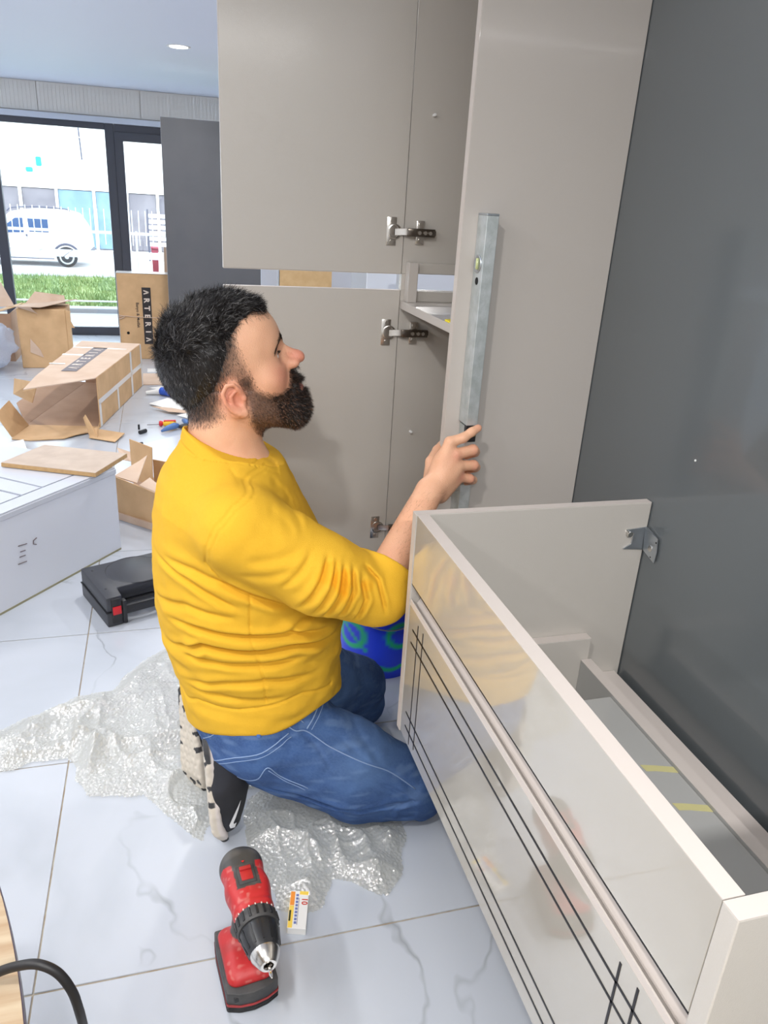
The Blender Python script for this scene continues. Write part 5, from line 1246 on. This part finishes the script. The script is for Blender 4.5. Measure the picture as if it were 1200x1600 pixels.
V_, Q = mesh_sdf(body_fn, (-.06, 1.08, .005), (.70, 1.78, 1.16), .0026)
V_ = relax(V_, Q, 1, .4)
np_mesh('body', V_, Q, M['skin'], man, skin_col(V_))
BODYV = V_
V_, Q = mesh_sdf(shirt_fn, (-.07, 1.10, .19), (.48, 1.78, .93), .0026)
V_ = relax(V_, Q, 1, .3); Vr = relax(V_, Q, 8, .6)
edge = np.clip(1.6 - np.abs(V_[:, 2] - zhem(V_)) / .006, 0, 1); edge = np.maximum(edge, np.clip(1.6 - np.abs((V_ - np.array(CUFC)) @ CUFD) / .005, 0, 1) * (V_[:, 0] > .3))
V_ = V_ * (1 - edge[:, None]) + Vr * edge[:, None]; np_mesh('sweatshirt', V_, Q, M['shirt'], man, shirt_col(V_))
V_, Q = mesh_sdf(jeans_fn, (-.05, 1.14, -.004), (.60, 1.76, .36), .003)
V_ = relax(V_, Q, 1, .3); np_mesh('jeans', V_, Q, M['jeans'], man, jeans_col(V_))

# seams, belt loop and pockets: threads laid on the denim
def on(fn, pts, n=6, lift=0.0006, dirv=(0, 1, -.28)):
    c = catmull([(x, 0, z) for x, z in pts], n); d = nrmv(dirv); o = np.array([(x - 0, 1.0, z) for x, _, z in c], f32)
    o[:, 2] -= d[2] / d[1] * .22
    h = march(fn, o, d); return [tuple(v - d * lift) for v in h.astype(float)]
jn = [o for o in man.children if o.name.startswith('jeans')][0]
def seam(name, pts, r=0.0011, m='thread', **k): return MB().tube(on(jeans_fn, pts, **k), r, seg=5).build(name, M[m], jn, smooth=True)
seam('seam', [(0.0242, 0.2616), (0.0673, 0.3243), (0.1334, 0.3327), (0.1960, 0.3399), (0.2632, 0.3624)])
seam('seam', [(0.0435, 0.2305), (0.0846, 0.2667), (0.1456, 0.2856), (0.2010, 0.3160)], .0013); seam('seam', [(0.0458, 0.2202), (0.0870, 0.2568), (0.1481, 0.2758), (0.2062, 0.3074)], .0009)
seam('seam', [(0.1831, 0.3481), (0.2137, 0.3186), (0.2394, 0.3099), (0.2861, 0.2705), (0.3384, 0.2390), (0.4092, 0.1966), (0.4730, 0.1400)], .0014)
seam('pocket_edge', [(0.2406, 0.3144), (0.2753, 0.3481), (0.3024, 0.3682), (0.2986, 0.3864), (0.2843, 0.3851)], .0016)
seam('pocket_edge', [(0.2510, 0.3096), (0.2846, 0.3420), (0.3105, 0.3640)], .0009)
seam('pocket_lining', [(0.2838, 0.3669), (0.2969, 0.3752), (0.2947, 0.3869)], .0035, 'paper2')
seam('coin_pocket', [(0.2110, 0.3546), (0.2322, 0.3774), (0.2621, 0.3790)], .0012); seam('coin_pocket', [(0.2123, 0.3528), (0.2352, 0.3277)], .0012)
seam('coin_pocket', [(0.2188, 0.3457), (0.2400, 0.3717), (0.2649, 0.3724)], .0008)
seam('back_pocket', [(0.1006, 0.2016), (0.1348, 0.2095), (0.1557, 0.2474), (0.1841, 0.2164), (0.2399, 0.1780)], .0012)
seam('back_pocket', [(0.1582, 0.2389), (0.1894, 0.2056), (0.2347, 0.1722)], .0009)
lp = on(jeans_fn, [(0.1395, 0.3378), (0.1407, 0.3192)], 4, .002)
MB().tube(lp, .0045, seg=6, flat=.4, up=(0, -1, .3)).build('belt_loop', M['jeans2'], jn)

# eyes
for sg in (-1, 1):
    c = A3(.0735, .030 * sg, -.0095); fw = nrmv((1, .02 * sg, .10)); mb = MB()
    bmesh.ops.create_uvsphere(mb.bm, u_segments=32, v_segments=24, radius=.0129)
    rot = Vector([float(v) for v in fw]).to_track_quat('Z', 'Y').to_matrix().to_4x4()
    for f in mb.bm.faces:
        a = math.acos(max(-1, min(1, f.calc_center_median().normalized().z))); f.material_index = 2 if a < .20 else (1 if a < .45 else 0)
    W4 = Matrix([[float(HR[r][k]) for r in range(3)] + [float(HO[k])] for k in range(3)] + [[0, 0, 0, 1]])
    bmesh.ops.transform(mb.bm, matrix=W4 @ Matrix.Translation([float(v) for v in c]) @ rot, verts=mb.bm.verts[:])
    mb.build('eye', [M['eye_w'], M['iris'], M['pupil']], man, smooth=True)

# hair and beard: a soft volume plus single strands
rng = np.random.default_rng(5)
def lipmask(q): return (np.exp(-(((q[:, 2] + .084) / .0075) ** 2)) * (q[:, 0] > .090) * (np.abs(q[:, 1]) < .022))
def longh(q): return np.maximum((q[:, 0] - .012) * -.79 + (q[:, 2] - .052) * .617, q[:, 2] - .060)   # long hair above the fade line
def hthick(q):
    hp = in_poly(q[:, 0], q[:, 2], HAIRP); hp = np.minimum(hp, longh(q) * .8 + .004); tm = .004 + .010 * sst(q[:, 2], .015, .095) + .006 * sst(-q[:, 0], -.01, .08) * sst(q[:, 2], -.075, .0) + .004 * sst(q[:, 0], .03, .07) * sst(q[:, 2], .06, .09)
    return np.minimum(hp * .40 - .0012, tm), hp
def hair_fn(p):
    q = loc(p); t, hp = hthick(q); top = sst(q[:, 2], .02, .07)
    n = noise(q * A3(.7, 1, 1), 75, 1) * (.0010 + .0034 * top) + noise(q * A3(.6, 1, 1), 190, 2) * (.0004 + .0016 * top)
    return (head(q, False) - t - n * (t > 0)).astype(f32)
def bthick(q):
    bp = in_poly(q[:, 0], q[:, 2], BEARDP); ya = np.abs(q[:, 1])
    tm = -.0022 + .0042 * sst(q[:, 0], .010, .085) + .0080 * sst(q[:, 0], .055, .095) * sst(-q[:, 2], .09, .115) + .0030 * sst(-q[:, 2], .12, .15) * sst(q[:, 0], .03, .06) + .002 * (q[:, 0] > .095) * (q[:, 2] > -.08)
    return np.where(lipmask(q) > .25, -.002, np.minimum(bp * .40 - .0014, tm)), bp
def beard_fn(p):
    q = loc(p); t, bp = bthick(q)
    return (head(q, False) - t - (noise(q, 160, 4) * .0008) * (t > 0)).astype(f32)
def cut_faces(V_, Q, keep):
    k = keep[Q].all(1); Q = Q[k]; u, inv = np.unique(Q, return_inverse=True); return V_[u], inv.reshape(Q.shape)
def hcol(n, base, grey):
    c = np.tile(np.array(lin(base)[:3]), (n, 1)); return c
V_, Q = mesh_sdf(hair_fn, (-.04, 1.33, .88), (.25, 1.53, 1.18), .0026)
t, hp = hthick(loc(V_.astype(f32))); V_, Q = cut_faces(V_, Q, (t > -.0005) & (hp > .001)); hairV = V_
hair = np_mesh('hair', V_, Q, M['hair'], man, hcol(len(V_), (30, 27, 27), 0))
V_, Q = mesh_sdf(beard_fn, (.06, 1.33, .80), (.28, 1.53, 1.03), .0026)
t, bp = bthick(loc(V_.astype(f32))); V_, Q = cut_faces(V_, Q, (t > -.0005) & (bp > .001) & (lipmask(loc(V_.astype(f32))) < .3)); beardV = V_
beard = np_mesh('beard', V_, Q, M['hair'], man, hcol(len(V_), (30, 23, 20), 0))
def grad(fn, p, e=.002):
    p = p.astype(f32); g = np.stack([fn(p + A3(*v)) - fn(p - A3(*v)) for v in ((e, 0, 0), (0, e, 0), (0, 0, e))], 1)
    return g / (np.linalg.norm(g, axis=1, keepdims=True) + 1e-9)
def strands(name, parent, roots, D, Nn, Ln, wid, curl, cols, K=5, sink=.002):
    """roots (N,3) world, D growth directions, Nn normals: thin tapering ribbons"""
    N = len(roots); P_ = roots - Nn * sink; pts = [P_]; d = D / (np.linalg.norm(D, axis=1, keepdims=True) + 1e-9)
    ph = rng.normal(size=(N, 3)) * curl
    for k in range(K - 1):
        d = d + ph * .35 - Nn * .10 + rng.normal(size=(N, 3)) * curl * .25; d /= np.linalg.norm(d, axis=1, keepdims=True)
        P_ = P_ + d * (Ln / (K - 1))[:, None]; pts.append(P_)
    sd = np.cross(D, Nn + rng.normal(size=(N, 3)) * .5); sd /= (np.linalg.norm(sd, axis=1, keepdims=True) + 1e-9)
    V2 = []
    for k in range(K):
        w = wid * (1 - .8 * k / (K - 1)); V2 += [pts[k] - sd * w[:, None], pts[k] + sd * w[:, None]]
    V2 = np.stack(V2, 1).reshape(-1, 3); b = np.arange(N) * 2 * K; Q = []
    for k in range(K - 1): Q.append(np.stack([b + 2 * k, b + 2 * k + 1, b + 2 * k + 3, b + 2 * k + 2], 1))
    o = np_mesh(name, V2, np.concatenate(Q), M['hair'], parent, np.repeat(cols, 2 * K, 0)); o['kind'] = 'stuff'; return o
def pick(Vs, n): i = rng.integers(0, len(Vs), n); return Vs[i] + rng.normal(size=(n, 3)) * .0012
def w3(v): return np.asarray(v) @ HR     # local direction to world
rt = pick(hairV, 30000); q = loc(rt.astype(f32)); Nn = grad(hair_fn, rt)
top = sst(q[:, 2], .03, .08); back = sst(-q[:, 0], .02, .09)
cl = np.stack([noise(q * A3(1, 1, 1), 45, s_) for s_ in (11, 12, 13)], 1)
Dl = np.stack([.9 * top - .15 * (1 - top) + .2, 0 * top, -.9 * (1 - top) + .0 * top], 1) + cl * (.9 * top + .25)[:, None]
D = w3(Dl); D = D - (D * Nn).sum(1, keepdims=True) * Nn * .85 + Nn * (.48 + .15 * top)[:, None]
cc = np.where(rng.random(30000)[:, None] < .10, np.array(lin((120, 118, 118))[:3]), np.array(lin((26, 23, 23))[:3])) * rng.uniform(.6, 1.5, (30000, 1))  # some strands grey: the sheen of the hair put into the colour
fade = sst(in_poly(q[:, 0], q[:, 2], HAIRP), 0, .02)
strands('hair_strands', hair, rt, D, Nn, (.0075 + .013 * top + .003 * back) * rng.uniform(.5, 1.1, 30000) * (.5 + .5 * fade), .00030 + .00018 * top, .5 * top.mean() + .15, cc, sink=.001)
# short stubble over the faded sides and the nape
ix = np.where(np.abs(BODYV[:, 1] - 1.43) < .13)[0]; hb = BODYV[ix]; hb = hb[hb[:, 2] > .82]; q = loc(hb.astype(f32))
near_ear = (np.abs(q[:, 0] + .018) < .026) & (q[:, 2] < -.010) & (q[:, 2] > -.092) & (np.abs(q[:, 1]) > .0745)
m = (in_poly(q[:, 0], q[:, 2], HAIRP) > -.003) & ~near_ear; rt = pick(hb[m], 24000); lgk = sst(longh(loc(rt.astype(f32))), -.025, .004); Nn = grad(body_fn, rt)
D = w3(np.tile([-.1, 0, -.9], (24000, 1))) + Nn * .5 + rng.normal(size=(24000, 3)) * .2
strands('stubble', hair, rt, D, Nn, rng.uniform(.002, .0045, 24000) * (1 + 1.6 * lgk), np.full(24000, .00022), .1, np.tile(np.array(lin((40, 34, 32))[:3]), (24000, 1)), K=3, sink=.0005)
m = (in_poly(q[:, 0], q[:, 2], BEARDP) > -.004) & ~near_ear & (lipmask(q) < .3); bb = np.concatenate([hb[m], beardV])
rt = pick(bb, 34000); q2 = loc(rt.astype(f32)); Nn = grad(beard_fn, rt); ch = sst(q2[:, 0], .05, .10)
D = w3(np.stack([.25 + 0 * ch, 0 * ch, -.9 + .3 * ch], 1)) + Nn * (.35 + .35 * ch)[:, None] + rng.normal(size=(34000, 3)) * .3
bc = np.where(rng.random(34000)[:, None] < .55 - .45 * ch[:, None], np.array(lin((122, 86, 64))[:3]), np.array(lin((32, 24, 21))[:3])) * rng.uniform(.6, 1.4, (34000, 1))
strands('beard_strands', beard, rt, D, Nn, (.004 + .006 * ch) * rng.uniform(.6, 1.2, 34000), np.full(34000, .00026), .35, bc, K=4, sink=.001)
# forearm hair
ix = (BODYV[:, 2] < .79) & (BODYV[:, 0] > .40) & (BODYV[:, 1] < 1.38) & (BODYV[:, 2] > .62); rt = pick(BODYV[ix], 1500); Nn = grad(body_fn, rt)
D = np.tile(nrmv(np.array(WRR) - np.array(ELR)), (1500, 1)) + Nn * .35 + rng.normal(size=(1500, 3)) * .35 + np.array([.3, 0, -.3])
strands('arm_hair', man, rt, D, Nn, rng.uniform(.005, .010, 1500), np.full(1500, .00014), .2, np.tile(np.array(lin((130, 90, 68))[:3]), (1500, 1)), K=3, sink=.0003)
# brows and lashes
for sg in (-1, 1):
    cv = np.array(catmull([(.1045, .009 * sg, .0125), (.1010, .022 * sg, .0165), (.0900, .035 * sg, .0110), (.0745, .0470 * sg, -.0010)], 12))
    i = rng.integers(0, len(cv) - 2, 1500); rl = cv[i] + (cv[i + 1] - cv[i]) * rng.random((1500, 1)); rl[:, 2] += rng.normal(size=1500) * .0030
    o = np.array([np.array(hw(v)) for v in rl + np.array([.03, .01 * sg, 0])]); dr_ = nrmv(w3([-1, -.33 * sg, 0])); hit = march(lambda p: head(loc(p)), o, dr_)
    Nn = grad(body_fn, hit); D = w3((cv[i + 1] - cv[i])) ; D /= np.linalg.norm(D, axis=1, keepdims=True)
    D = D + w3([0, 0, .25]) + Nn * .35 + rng.normal(size=(1500, 3)) * .12
    strands('eyebrow', man, hit.astype(float), D, Nn, rng.uniform(.005, .008, 1500), np.full(1500, .00028), .1, np.tile(np.array(lin((24, 19, 18))[:3]), (1500, 1)), K=4, sink=.0004)
    a = rng.uniform(-1.2, 1.2, 90); rl = np.stack([.0735 + .0146 * np.cos(a * .8) , .030 * sg + .0135 * np.sin(a * .8), -.0082 + .001 * np.cos(a)], 1)
    rw = np.array([hw(v) for v in rl]); Nn = w3(np.stack([np.cos(a * .8), np.sin(a * .8), 0 * a], 1))
    strands('eyelashes', man, rw, Nn + w3([0, 0, .35]), Nn, np.full(90, .0055), np.full(90, .00022), .05, np.tile(np.array(lin((20, 16, 16))[:3]), (90, 1)), K=3, sink=.0005)

# shoes
def shoe(label, H_, T_, up, L_=.265, lat=1):
    ex = nrmv(np.array(T_) - np.array(H_)); ez = np.array(up, float); ez = nrmv(ez - (ez @ ex) * ex); ey = np.cross(ez, ex)
    RM = np.stack([ex, ey, ez]).astype(f32); O_ = A3(*H_)
    tl = lambda p: (p - O_) @ RM.T; s_ = L_ / .265
    def upper(p):
        q = tl(p) / s_
        d = chain(q, [(.040, 0, .048), (.12, .002, .048), (.212, .004, .036)], [.040, .045, .037], .01)
        d = smin(d, ell(q, (.060, 0, .065), (.042, .034, .040)), .03)
        d = smin(d, ell(q, (.135, 0, .045), (.07, .034, .034)), .03)
        return smax(smax(d, .012 - q[:, 2], .004), -ell(q, (.045, 0, .112), (.034, .026, .040)), .006) * s_
    def foot2d(q):
        w = np.interp(q[:, 0], [0, .02, .06, .11, .18, .23, .265], [.020, .033, .037, .035, .046, .044, .022]) + .0
        c = np.maximum(np.abs(q[:, 1] - .002) - w, np.maximum(-q[:, 0], q[:, 0] - .265))
        return c
    def pods(q): return noise(q * A3(1, 1, .2), 62, 21)
    def sole(p):
        q = tl(p) / s_; z0 = .004 + .022 * sst(q[:, 0], .20, .275) ** 1.3 + .006 * sst(-q[:, 0], -.02, .01); z1 = .030 + .010 * sst(-q[:, 0], -.05, -.0) + .012 * sst(q[:, 0], .19, .265)
        d = smax(foot2d(q), np.maximum(z0 - q[:, 2], q[:, 2] - z1), .010)
        cx_ = (q[:, 0] * 55) ; cy_ = q[:, 1] * 55 + .5 * np.floor(cx_)
        b = np.hypot(cx_ - np.floor(cx_) - .5, cy_ - np.floor(cy_) - .5)
        return (d + .0024 * sst(.34 - b, 0, .2) * sst(z0 + .006 - q[:, 2], 0, .006) - .0012 * noise(q, 120, 9)) * s_
    lo = np.minimum(np.array(H_), np.array(T_)) - .09; hi = np.maximum(np.array(H_), np.array(T_)) + .11; lo[2] = max(lo[2], -.01)
    Vu, Qu = mesh_sdf(upper, lo, hi, .0028); Vs, Qs = mesh_sdf(sole, lo, hi, .0026)
    cu = np.tile(np.array(lin((26, 26, 32))[:3]), (len(Vu), 1)); q = tl(Vu.astype(f32)) / s_
    cu = mixc(cu, sst(noise(q, 30, 4), .1, .5) * .4, (48, 50, 60))
    sh = empty('x') if False else None
    u_ = np_mesh('shoe', Vu, Qu, M['shoe'], man, cu)
    q = tl(Vs.astype(f32)) / s_; cs_ = np.tile(np.array(lin((212, 204, 200))[:3]), (len(Vs), 1))
    bot = sst(.020 - q[:, 2] + .018 * sst(q[:, 0], .20, .27), 0, .004)
    cs_ = mixc(cs_, bot * .55, (206, 196, 172)); cs_ = mixc(cs_, (noise(q, 50, 6) * .5 + .5) * .3, (186, 174, 160))
    dk = np.zeros(len(q))
    dk = np.maximum(dk, (q[:, 0] < .058 + .012 * np.sin(q[:, 1] * 210)) * (np.hypot(q[:, 0] - .042, q[:, 1] + .016 * lat) > .012))
    for (cx_, cy_, r_) in [(.110, .033, .006), (.110, .026, .004), (.150, .040, .007), (.150, .031, .0045), (.112, -.033, .006), (.112, -.026, .004), (.150, -.036, .007), (.150, -.028, .0045), (.242, .010, .010), (.236, -.022, .008), (.228, .034, .006)]:
        dk = np.maximum(dk, np.hypot(q[:, 0] - cx_, q[:, 1] - cy_) < r_)
    rb = sst(.236 - q[:, 0], -.002, .0) * 0; cs_ = mixc(cs_, dk * bot, (56, 56, 58))
    tip = (np.hypot(q[:, 0] - .262, q[:, 1] - .016) < .008) | (np.hypot(q[:, 0] - .258, q[:, 1] + .022) < .006); cs_ = mixc(cs_, tip * 1.0, (34, 34, 36))
    so = np_mesh('sole', Vs, Qs, M['sole'], u_, cs_)
    # white tick mark on the outer side
    tick = [(.226, .056), (.221, .046), (.211, .0440), (.194, .051), (.168, .063), (.150, .0725), (.172, .0665), (.194, .0590), (.207, .0535), (.213, .0545), (.213, .060)]
    oo = [np.array(H_) + ex * (x_ * s_) + ez * (z_ * s_) + ey * (lat * -.08) for x_, z_ in tick]
    hit = march(upper, oo, ey * lat, 60).astype(float) - ey * lat * .0014
    # triangulate by laying a fan of quads between the two long edges
    a_ = [hit[i] for i in (0, 1, 2, 3, 4, 5)]; b_ = [hit[i] for i in (10, 9, 8, 7, 6, 5)]
    vv = np.array(a_ + b_); me = bpy.data.meshes.new('tick'); me.from_pydata([tuple(v) for v in vv] + [tuple(v - ey * lat * .0006) for v in vv], [], [(12 + i, 13 + i, 19 + i, 18 + i) for i in range(5)] + [(i, i + 1, i + 13, i + 12) for i in range(5)] + [(i + 6, i + 18, i + 19, i + 7) for i in range(5)])
    link('tick_logo', me, M['logo_w'], u_); return u_
shoe('right', (0.0294, 1.3350, 0.2572), (.040, 1.312, .004), (1, .02, .15), L_=.262, lat=1)
shoe('left', (.000, 1.535, .250), (.004, 1.462, .0), (.80, .50, .1), lat=-1)

# ------------------------------------------------------------------ cordless drill standing on its battery
dl_ = empty('cordless_drill', (.09, .96, 0), 'worn red and black cordless drill standing upright on its battery in front', 'drill')
da = nrmv((.113 - .085, .835 - 1.075, 0)).astype(float); ds = np.array([-da[1], da[0], 0]); ds = -ds if ds[0] < 0 else ds      # ds points right
dR = np.array([.085, 1.075, .168])
DM = Matrix(((ds[0], da[0], 0, dR[0]), (ds[1], da[1], 0, dR[1]), (0, 0, 1, dR[2]), (0, 0, 0, 1)))       # local x right, y forward, z up
DI = np.array(DM.inverted(), np.float32)
def dloc(p): return p @ DI[:3, :3].T + DI[:3, 3]
def dbody(p):
    q = dloc(p)
    d = chain(q, [(0, .020, 0), (0, .070, .002), (0, .128, 0)], [.0335, .0375, .0345], .01)
    d = smin(d, ell(q, (0, .015, .0), (.036, .030, .036)), .02)
    d = smax(d, q[:, 2] - .031, .012)
    hd = chain(q, [(-.004, .060, -.02), (-.008, .066, -.085), (-.014, .074, -.115)], [.024, .019, .022], .01)
    d = smin(d, hd, .02)
    w = .043 - .010 * sst(q[:, 2], -.125, -.085)
    ft = smax(smax(np.abs(q[:, 0] + .012) - w, np.abs(q[:, 1] - .095) - (.062 - .012 * sst(q[:, 2], -.125, -.09)), .02), smax(-.128 - q[:, 2], q[:, 2] + .098, .012), .02)
    d = smin(d, ft, .016)
    return d + .0008 * np.sin(q[:, 1] * 420) * (q[:, 1] > .105) * (q[:, 2] > -.04)
V_, Q = mesh_sdf(dbody, (.0, .86, .03), (.17, 1.13, .22), .0022)
q = dloc(V_.astype(f32)); c = np.tile(np.array(lin((182, 40, 42))[:3]), (len(V_), 1)); c = mixc(c, sst(noise(q, 38, 2), .0, .5) * .45, (140, 46, 44)); c = mixc(c, sst(noise(q, 130, 3), .35, .6) * .5, (196, 120, 112))
blk = ((q[:, 1] < .030 + .35 * (.026 - np.abs(q[:, 0]))) & (q[:, 2] > -.012)) | ((np.abs(q[:, 0]) < .021) & (q[:, 1] < .086) & (q[:, 2] > 0))
blk |= (q[:, 2] < -.040) & (q[:, 2] > -.09) & (q[:, 1] > .062)
c = mixc(c, blk * 1.0, (62, 62, 62)); c = mixc(c, blk * sst(noise(q, 60, 5), .0, .6) * .5, (98, 96, 94))
np_mesh('housing', V_, Q, M['tool_col'], dl_, c)
def dprim(name, mm, fnb, parent=dl_, **k):
    m = MB(); fnb(m); bmesh.ops.transform(m.bm, matrix=DM, verts=m.bm.verts[:]); return m.build(name, M[mm], parent, **k)
dprim('gear_switch_frame', 'tool_black', lambda m: m.box(-.0155, .0155, .040, .080, .026, .0325, .002), smooth=True, angle=40)
dprim('gear_switch', 'tool_red', lambda m: (m.box(-.0105, .0105, .044, .074, .030, .0340, .0015), m.box(-.0105, .0105, .046, .054, .033, .0375, .0015)), smooth=True, angle=40)
dprim('pointer_mark', 'red', lambda m: m.prism([(-.003, .030, .0318), (.003, .030, .0318), (0, .034, .0318)], (0, 0, .0006)))
for sg in (-1, 1):
    dprim('vent', 'black_hole', lambda m: [m.box(sg * .0335 - .002, sg * .0335 + .002, .02 + i * .007, .0235 + i * .007, -.012 , .010) for i in range(3)])
# torque collar, chuck, jaws and bit
dprim('torque_ring', 'tool_black', lambda m: m.lathe([(0, .128), (.0345, .128), (.0360, .131), (.0360, .150), (.0340, .153), (0, .153)], (0, 0, 0), 36, (0, 1, 0)), smooth=True, angle=40)
def ribs(m):
    for i in range(18):
        a = i * math.pi / 9; m.box(-.0022, .0022, .132, .149, .0355, .0375, .0006, mtx=Matrix.Rotation(a, 4, 'Y'))
dprim('ring_ribs', 'black', ribs)
def marks(m):
    for i in range(-4, 5):
        m.box(-.0009, .0009, .1275, .1305, .0355, .0366, mtx=Matrix.Rotation(i * .3, 4, 'Y'))
dprim('scale_marks', 'ink_w', marks)
dprim('chuck', 'chuck', lambda m: m.lathe([(0, .1535), (.0320, .1535), (.0330, .158), (.0315, .172), (.0265, .192), (.0245, .197), (0, .197)], (0, 0, 0), 36, (0, 1, 0)), smooth=True, angle=30)
def flutes(m):
    for i in range(12):
        a = i * math.pi / 6; m.prism([(-.002, .158, .0322), (.002, .158, .0322), (.0015, .190, .0262), (-.0015, .190, .0262)], (0, 0, .0022), mtx=Matrix.Rotation(a, 4, 'Y'))
dprim('chuck_ribs', 'black', flutes)
dprim('chuck_nose', 'chrome', lambda m: m.lathe([(0, .197), (.0245, .197), (.0240, .203), (.0150, .219), (.0130, .221), (.0085, .221), (.0080, .214), (0, .214)], (0, 0, 0), 32, (0, 1, 0)), smooth=True, angle=30)
def jaws(m):
    for i in range(3): m.box(-.0022, .0022, .214, .224, .003, .0075, .0006, mtx=Matrix.Rotation(i * 2.094 + .5, 4, 'Y'))
dprim('jaw', 'chrome_d', jaws)
dprim('screw_bit', 'chrome', lambda m: m.lathe([(0, .214), (.0034, .214), (.0034, .228), (.0026, .231), (.0030, .236), (.0012, .242), (0, .243)], (0, 0, 0), 6, (0, 1, 0)))
dprim('trigger', 'black', lambda m: m.box(-.012, .004, .085, .099, -.075, -.040, .004), smooth=True, angle=40)
# battery pack: dark block with ribbed lower front, stands on the floor
def bat(m, z0, z1, i=0.0):
    m.prism([(-.055 + i, .030 + i, z0), (.030 - i, .030 + i, z0), (.034 - i, .06, z0), (.033 - i, .158 - i, z0), (.012, .167 - i, z0), (-.012, .170 - i, z0), (-.036, .167 - i, z0), (-.057 + i, .158 - i, z0), (-.058 + i, .06, z0)], (0, 0, z1 - z0), bev=.003)
bt_ = dprim('battery', 'tool_black', lambda m: bat(m, -.150, -.122), smooth=True, angle=35)
for k, (z0, z1) in enumerate([(-.168, -.163), (-.161, -.157), (-.1555, -.1515)]): dprim('battery_rib', 'black', lambda m: bat(m, z0, z1, -.0005), bt_, smooth=True, angle=35)
dprim('battery_core', 'tool_black', lambda m: bat(m, -.166, -.149, .0015), bt_)
dprim('red_line', 'tool_red', lambda m: bat(m, -.1512, -.1500, -.0008), bt_)
dprim('release_button', 'black', lambda m: m.box(-.046, -.028, .158, .166, -.141, -.129, .002), bt_)

# ------------------------------------------------------------------ bubble wrap under the man
def wrap(name, label, outline, step, seed, hmax, mm, amp=1.0):
    P2 = np.array(outline)[:, :2]; lo = P2.min(0) - step; hi = P2.max(0) + step
    nx, ny = (np.ceil((hi - lo) / step)).astype(int) + 1
    X, Y = np.meshgrid(lo[0] + np.arange(nx) * step, lo[1] + np.arange(ny) * step, indexing='ij'); x, y = X.ravel(), Y.ravel()
    jag = .012 * noise(np.stack([x, y, 0 * x], 1).astype(f32), 22, seed)
    e = in_poly(x.astype(f32), y.astype(f32), [tuple(v) for v in P2]) + jag
    p = np.stack([x, y, 0 * x], 1).astype(f32)
    a = noise(p * A3(1, 1.5, 1), 5.5, seed); b = noise(p * A3(1.4, .8, 1), 12, seed + 1); c = noise(p, 26, seed + 2)
    rid = (1 - np.abs(a)) ** 3 * .55 + (1 - np.abs(b)) ** 4 * .40 + (1 - np.abs(c)) ** 4 * .16
    z = .004 + hmax * rid * sst(e, 0, .07) * (.45 + .55 * sst(noise(p, 4, seed + 5), -.4, .5))
    s_ = .0105; u = x / s_; v = y / (s_ * .87); u = u + .5 * (np.floor(v) % 2); r = np.hypot(u - np.floor(u) - .5, v - np.floor(v) - .5)
    z = z + .0022 * sst(.42 - r, 0, .25)
    # lies under knees and shoes
    pp = np.stack([x, y, z], 1).astype(f32); lo_ok = np.minimum(jeans_fn(pp), np.minimum(cap(pp, (.04, 1.33, .26), (.06, 1.30, 0), .060), cap(pp, (.0, 1.53, .25), (.02, 1.462, 0), .055)))
    for _ in range(12):
        bad = lo_ok < .006
        if not bad.any(): break
        z = np.where(bad, z * .72, z); pp[:, 2] = z; lo_ok = np.minimum(jeans_fn(pp), np.minimum(cap(pp, (.04, 1.33, .26), (.06, 1.30, .02), .060), cap(pp, (.0, 1.53, .25), (.02, 1.462, .02), .055)))
    z = np.maximum(z, .0012)
    I = np.arange(nx * ny).reshape(nx, ny); Q = np.stack([I[:-1, :-1], I[1:, :-1], I[1:, 1:], I[:-1, 1:]], -1).reshape(-1, 4)
    Vn, Qn = cut_faces(np.stack([x, y, z], 1), Q, e > 0)
    o = np_mesh(name, Vn, Qn, M[mm]); tag(o, label, 'bubble wrap'); return o
wrap('bubble_wrap', 'crumpled clear bubble wrap spread on the tiles behind the man and his shoes',
     [(-0.5439, 1.7771, 0.0000), (-0.4568, 1.7854, 0.0000), (-0.3711, 1.8274, 0.0000), (-0.2821, 1.8961, 0.0000), (-0.1957, 1.9037, 0.0000), (-0.1251, 2.0329, 0.0000), (-0.0381, 2.1024, -0.0000), (0.0921, 2.0863, 0.0000), (0.2459, 1.7587, 0.0000), (0.1867, 1.4395, 0.0000), (0.0845, 1.4392, 0.0000), (0.0271, 1.2978, 0.0000), (-0.0358, 1.3790, 0.0000), (-0.0988, 1.4671, 0.0000), (-0.2325, 1.4848, 0.0000), (-0.2566, 1.5713, 0.0000), (-0.2850, 1.6274, 0.0000), (-0.3734, 1.6224, 0.0000), (-0.5126, 1.6242, 0.0000)], .0036, 3, .062, 'wrap')
wrap('bubble_wrap', 'bubble wrap heap under the man\'s near knee, beside the drill',
     [(0.1291, 1.4088, 0.0000), (0.1881, 1.4502, 0.0000), (0.3318, 1.3875, 0.0000), (0.4609, 1.3390, 0.0000), (0.4624, 1.2187, 0.0000), (0.4251, 1.1236, 0.0000), (0.3815, 1.0779, 0.0000), (0.3280, 1.1121, 0.0000), (0.2806, 1.1421, 0.0000), (0.2567, 1.0779, 0.0000), (0.1834, 1.0763, 0.0000), (0.1567, 1.0927, 0.0000), (0.1427, 1.1824, 0.0000), (0.1145, 1.2663, 0.0000)], .0030, 17, .050, 'wrap')
# crumpled film by the left edge
m = MB(); m.sphere((-1.28, 6.1, .17), .20, 40, (1, .8, .95)); 
for v in m.bm.verts:
    n = noise(np.array([tuple(v.co)], f32), 14, 2)[0] * .05 + abs(noise(np.array([tuple(v.co)], f32), 30, 3)[0]) * .03
    v.co += (v.co - Vector((-1.28, 6.1, .17))).normalized() * n; v.co.z = max(v.co.z, .004)
o = m.build('plastic_film', M['wrap_b'], smooth=True); tag(o, 'crumpled bluish plastic film bundle at the left edge beside the torn carton', 'film')
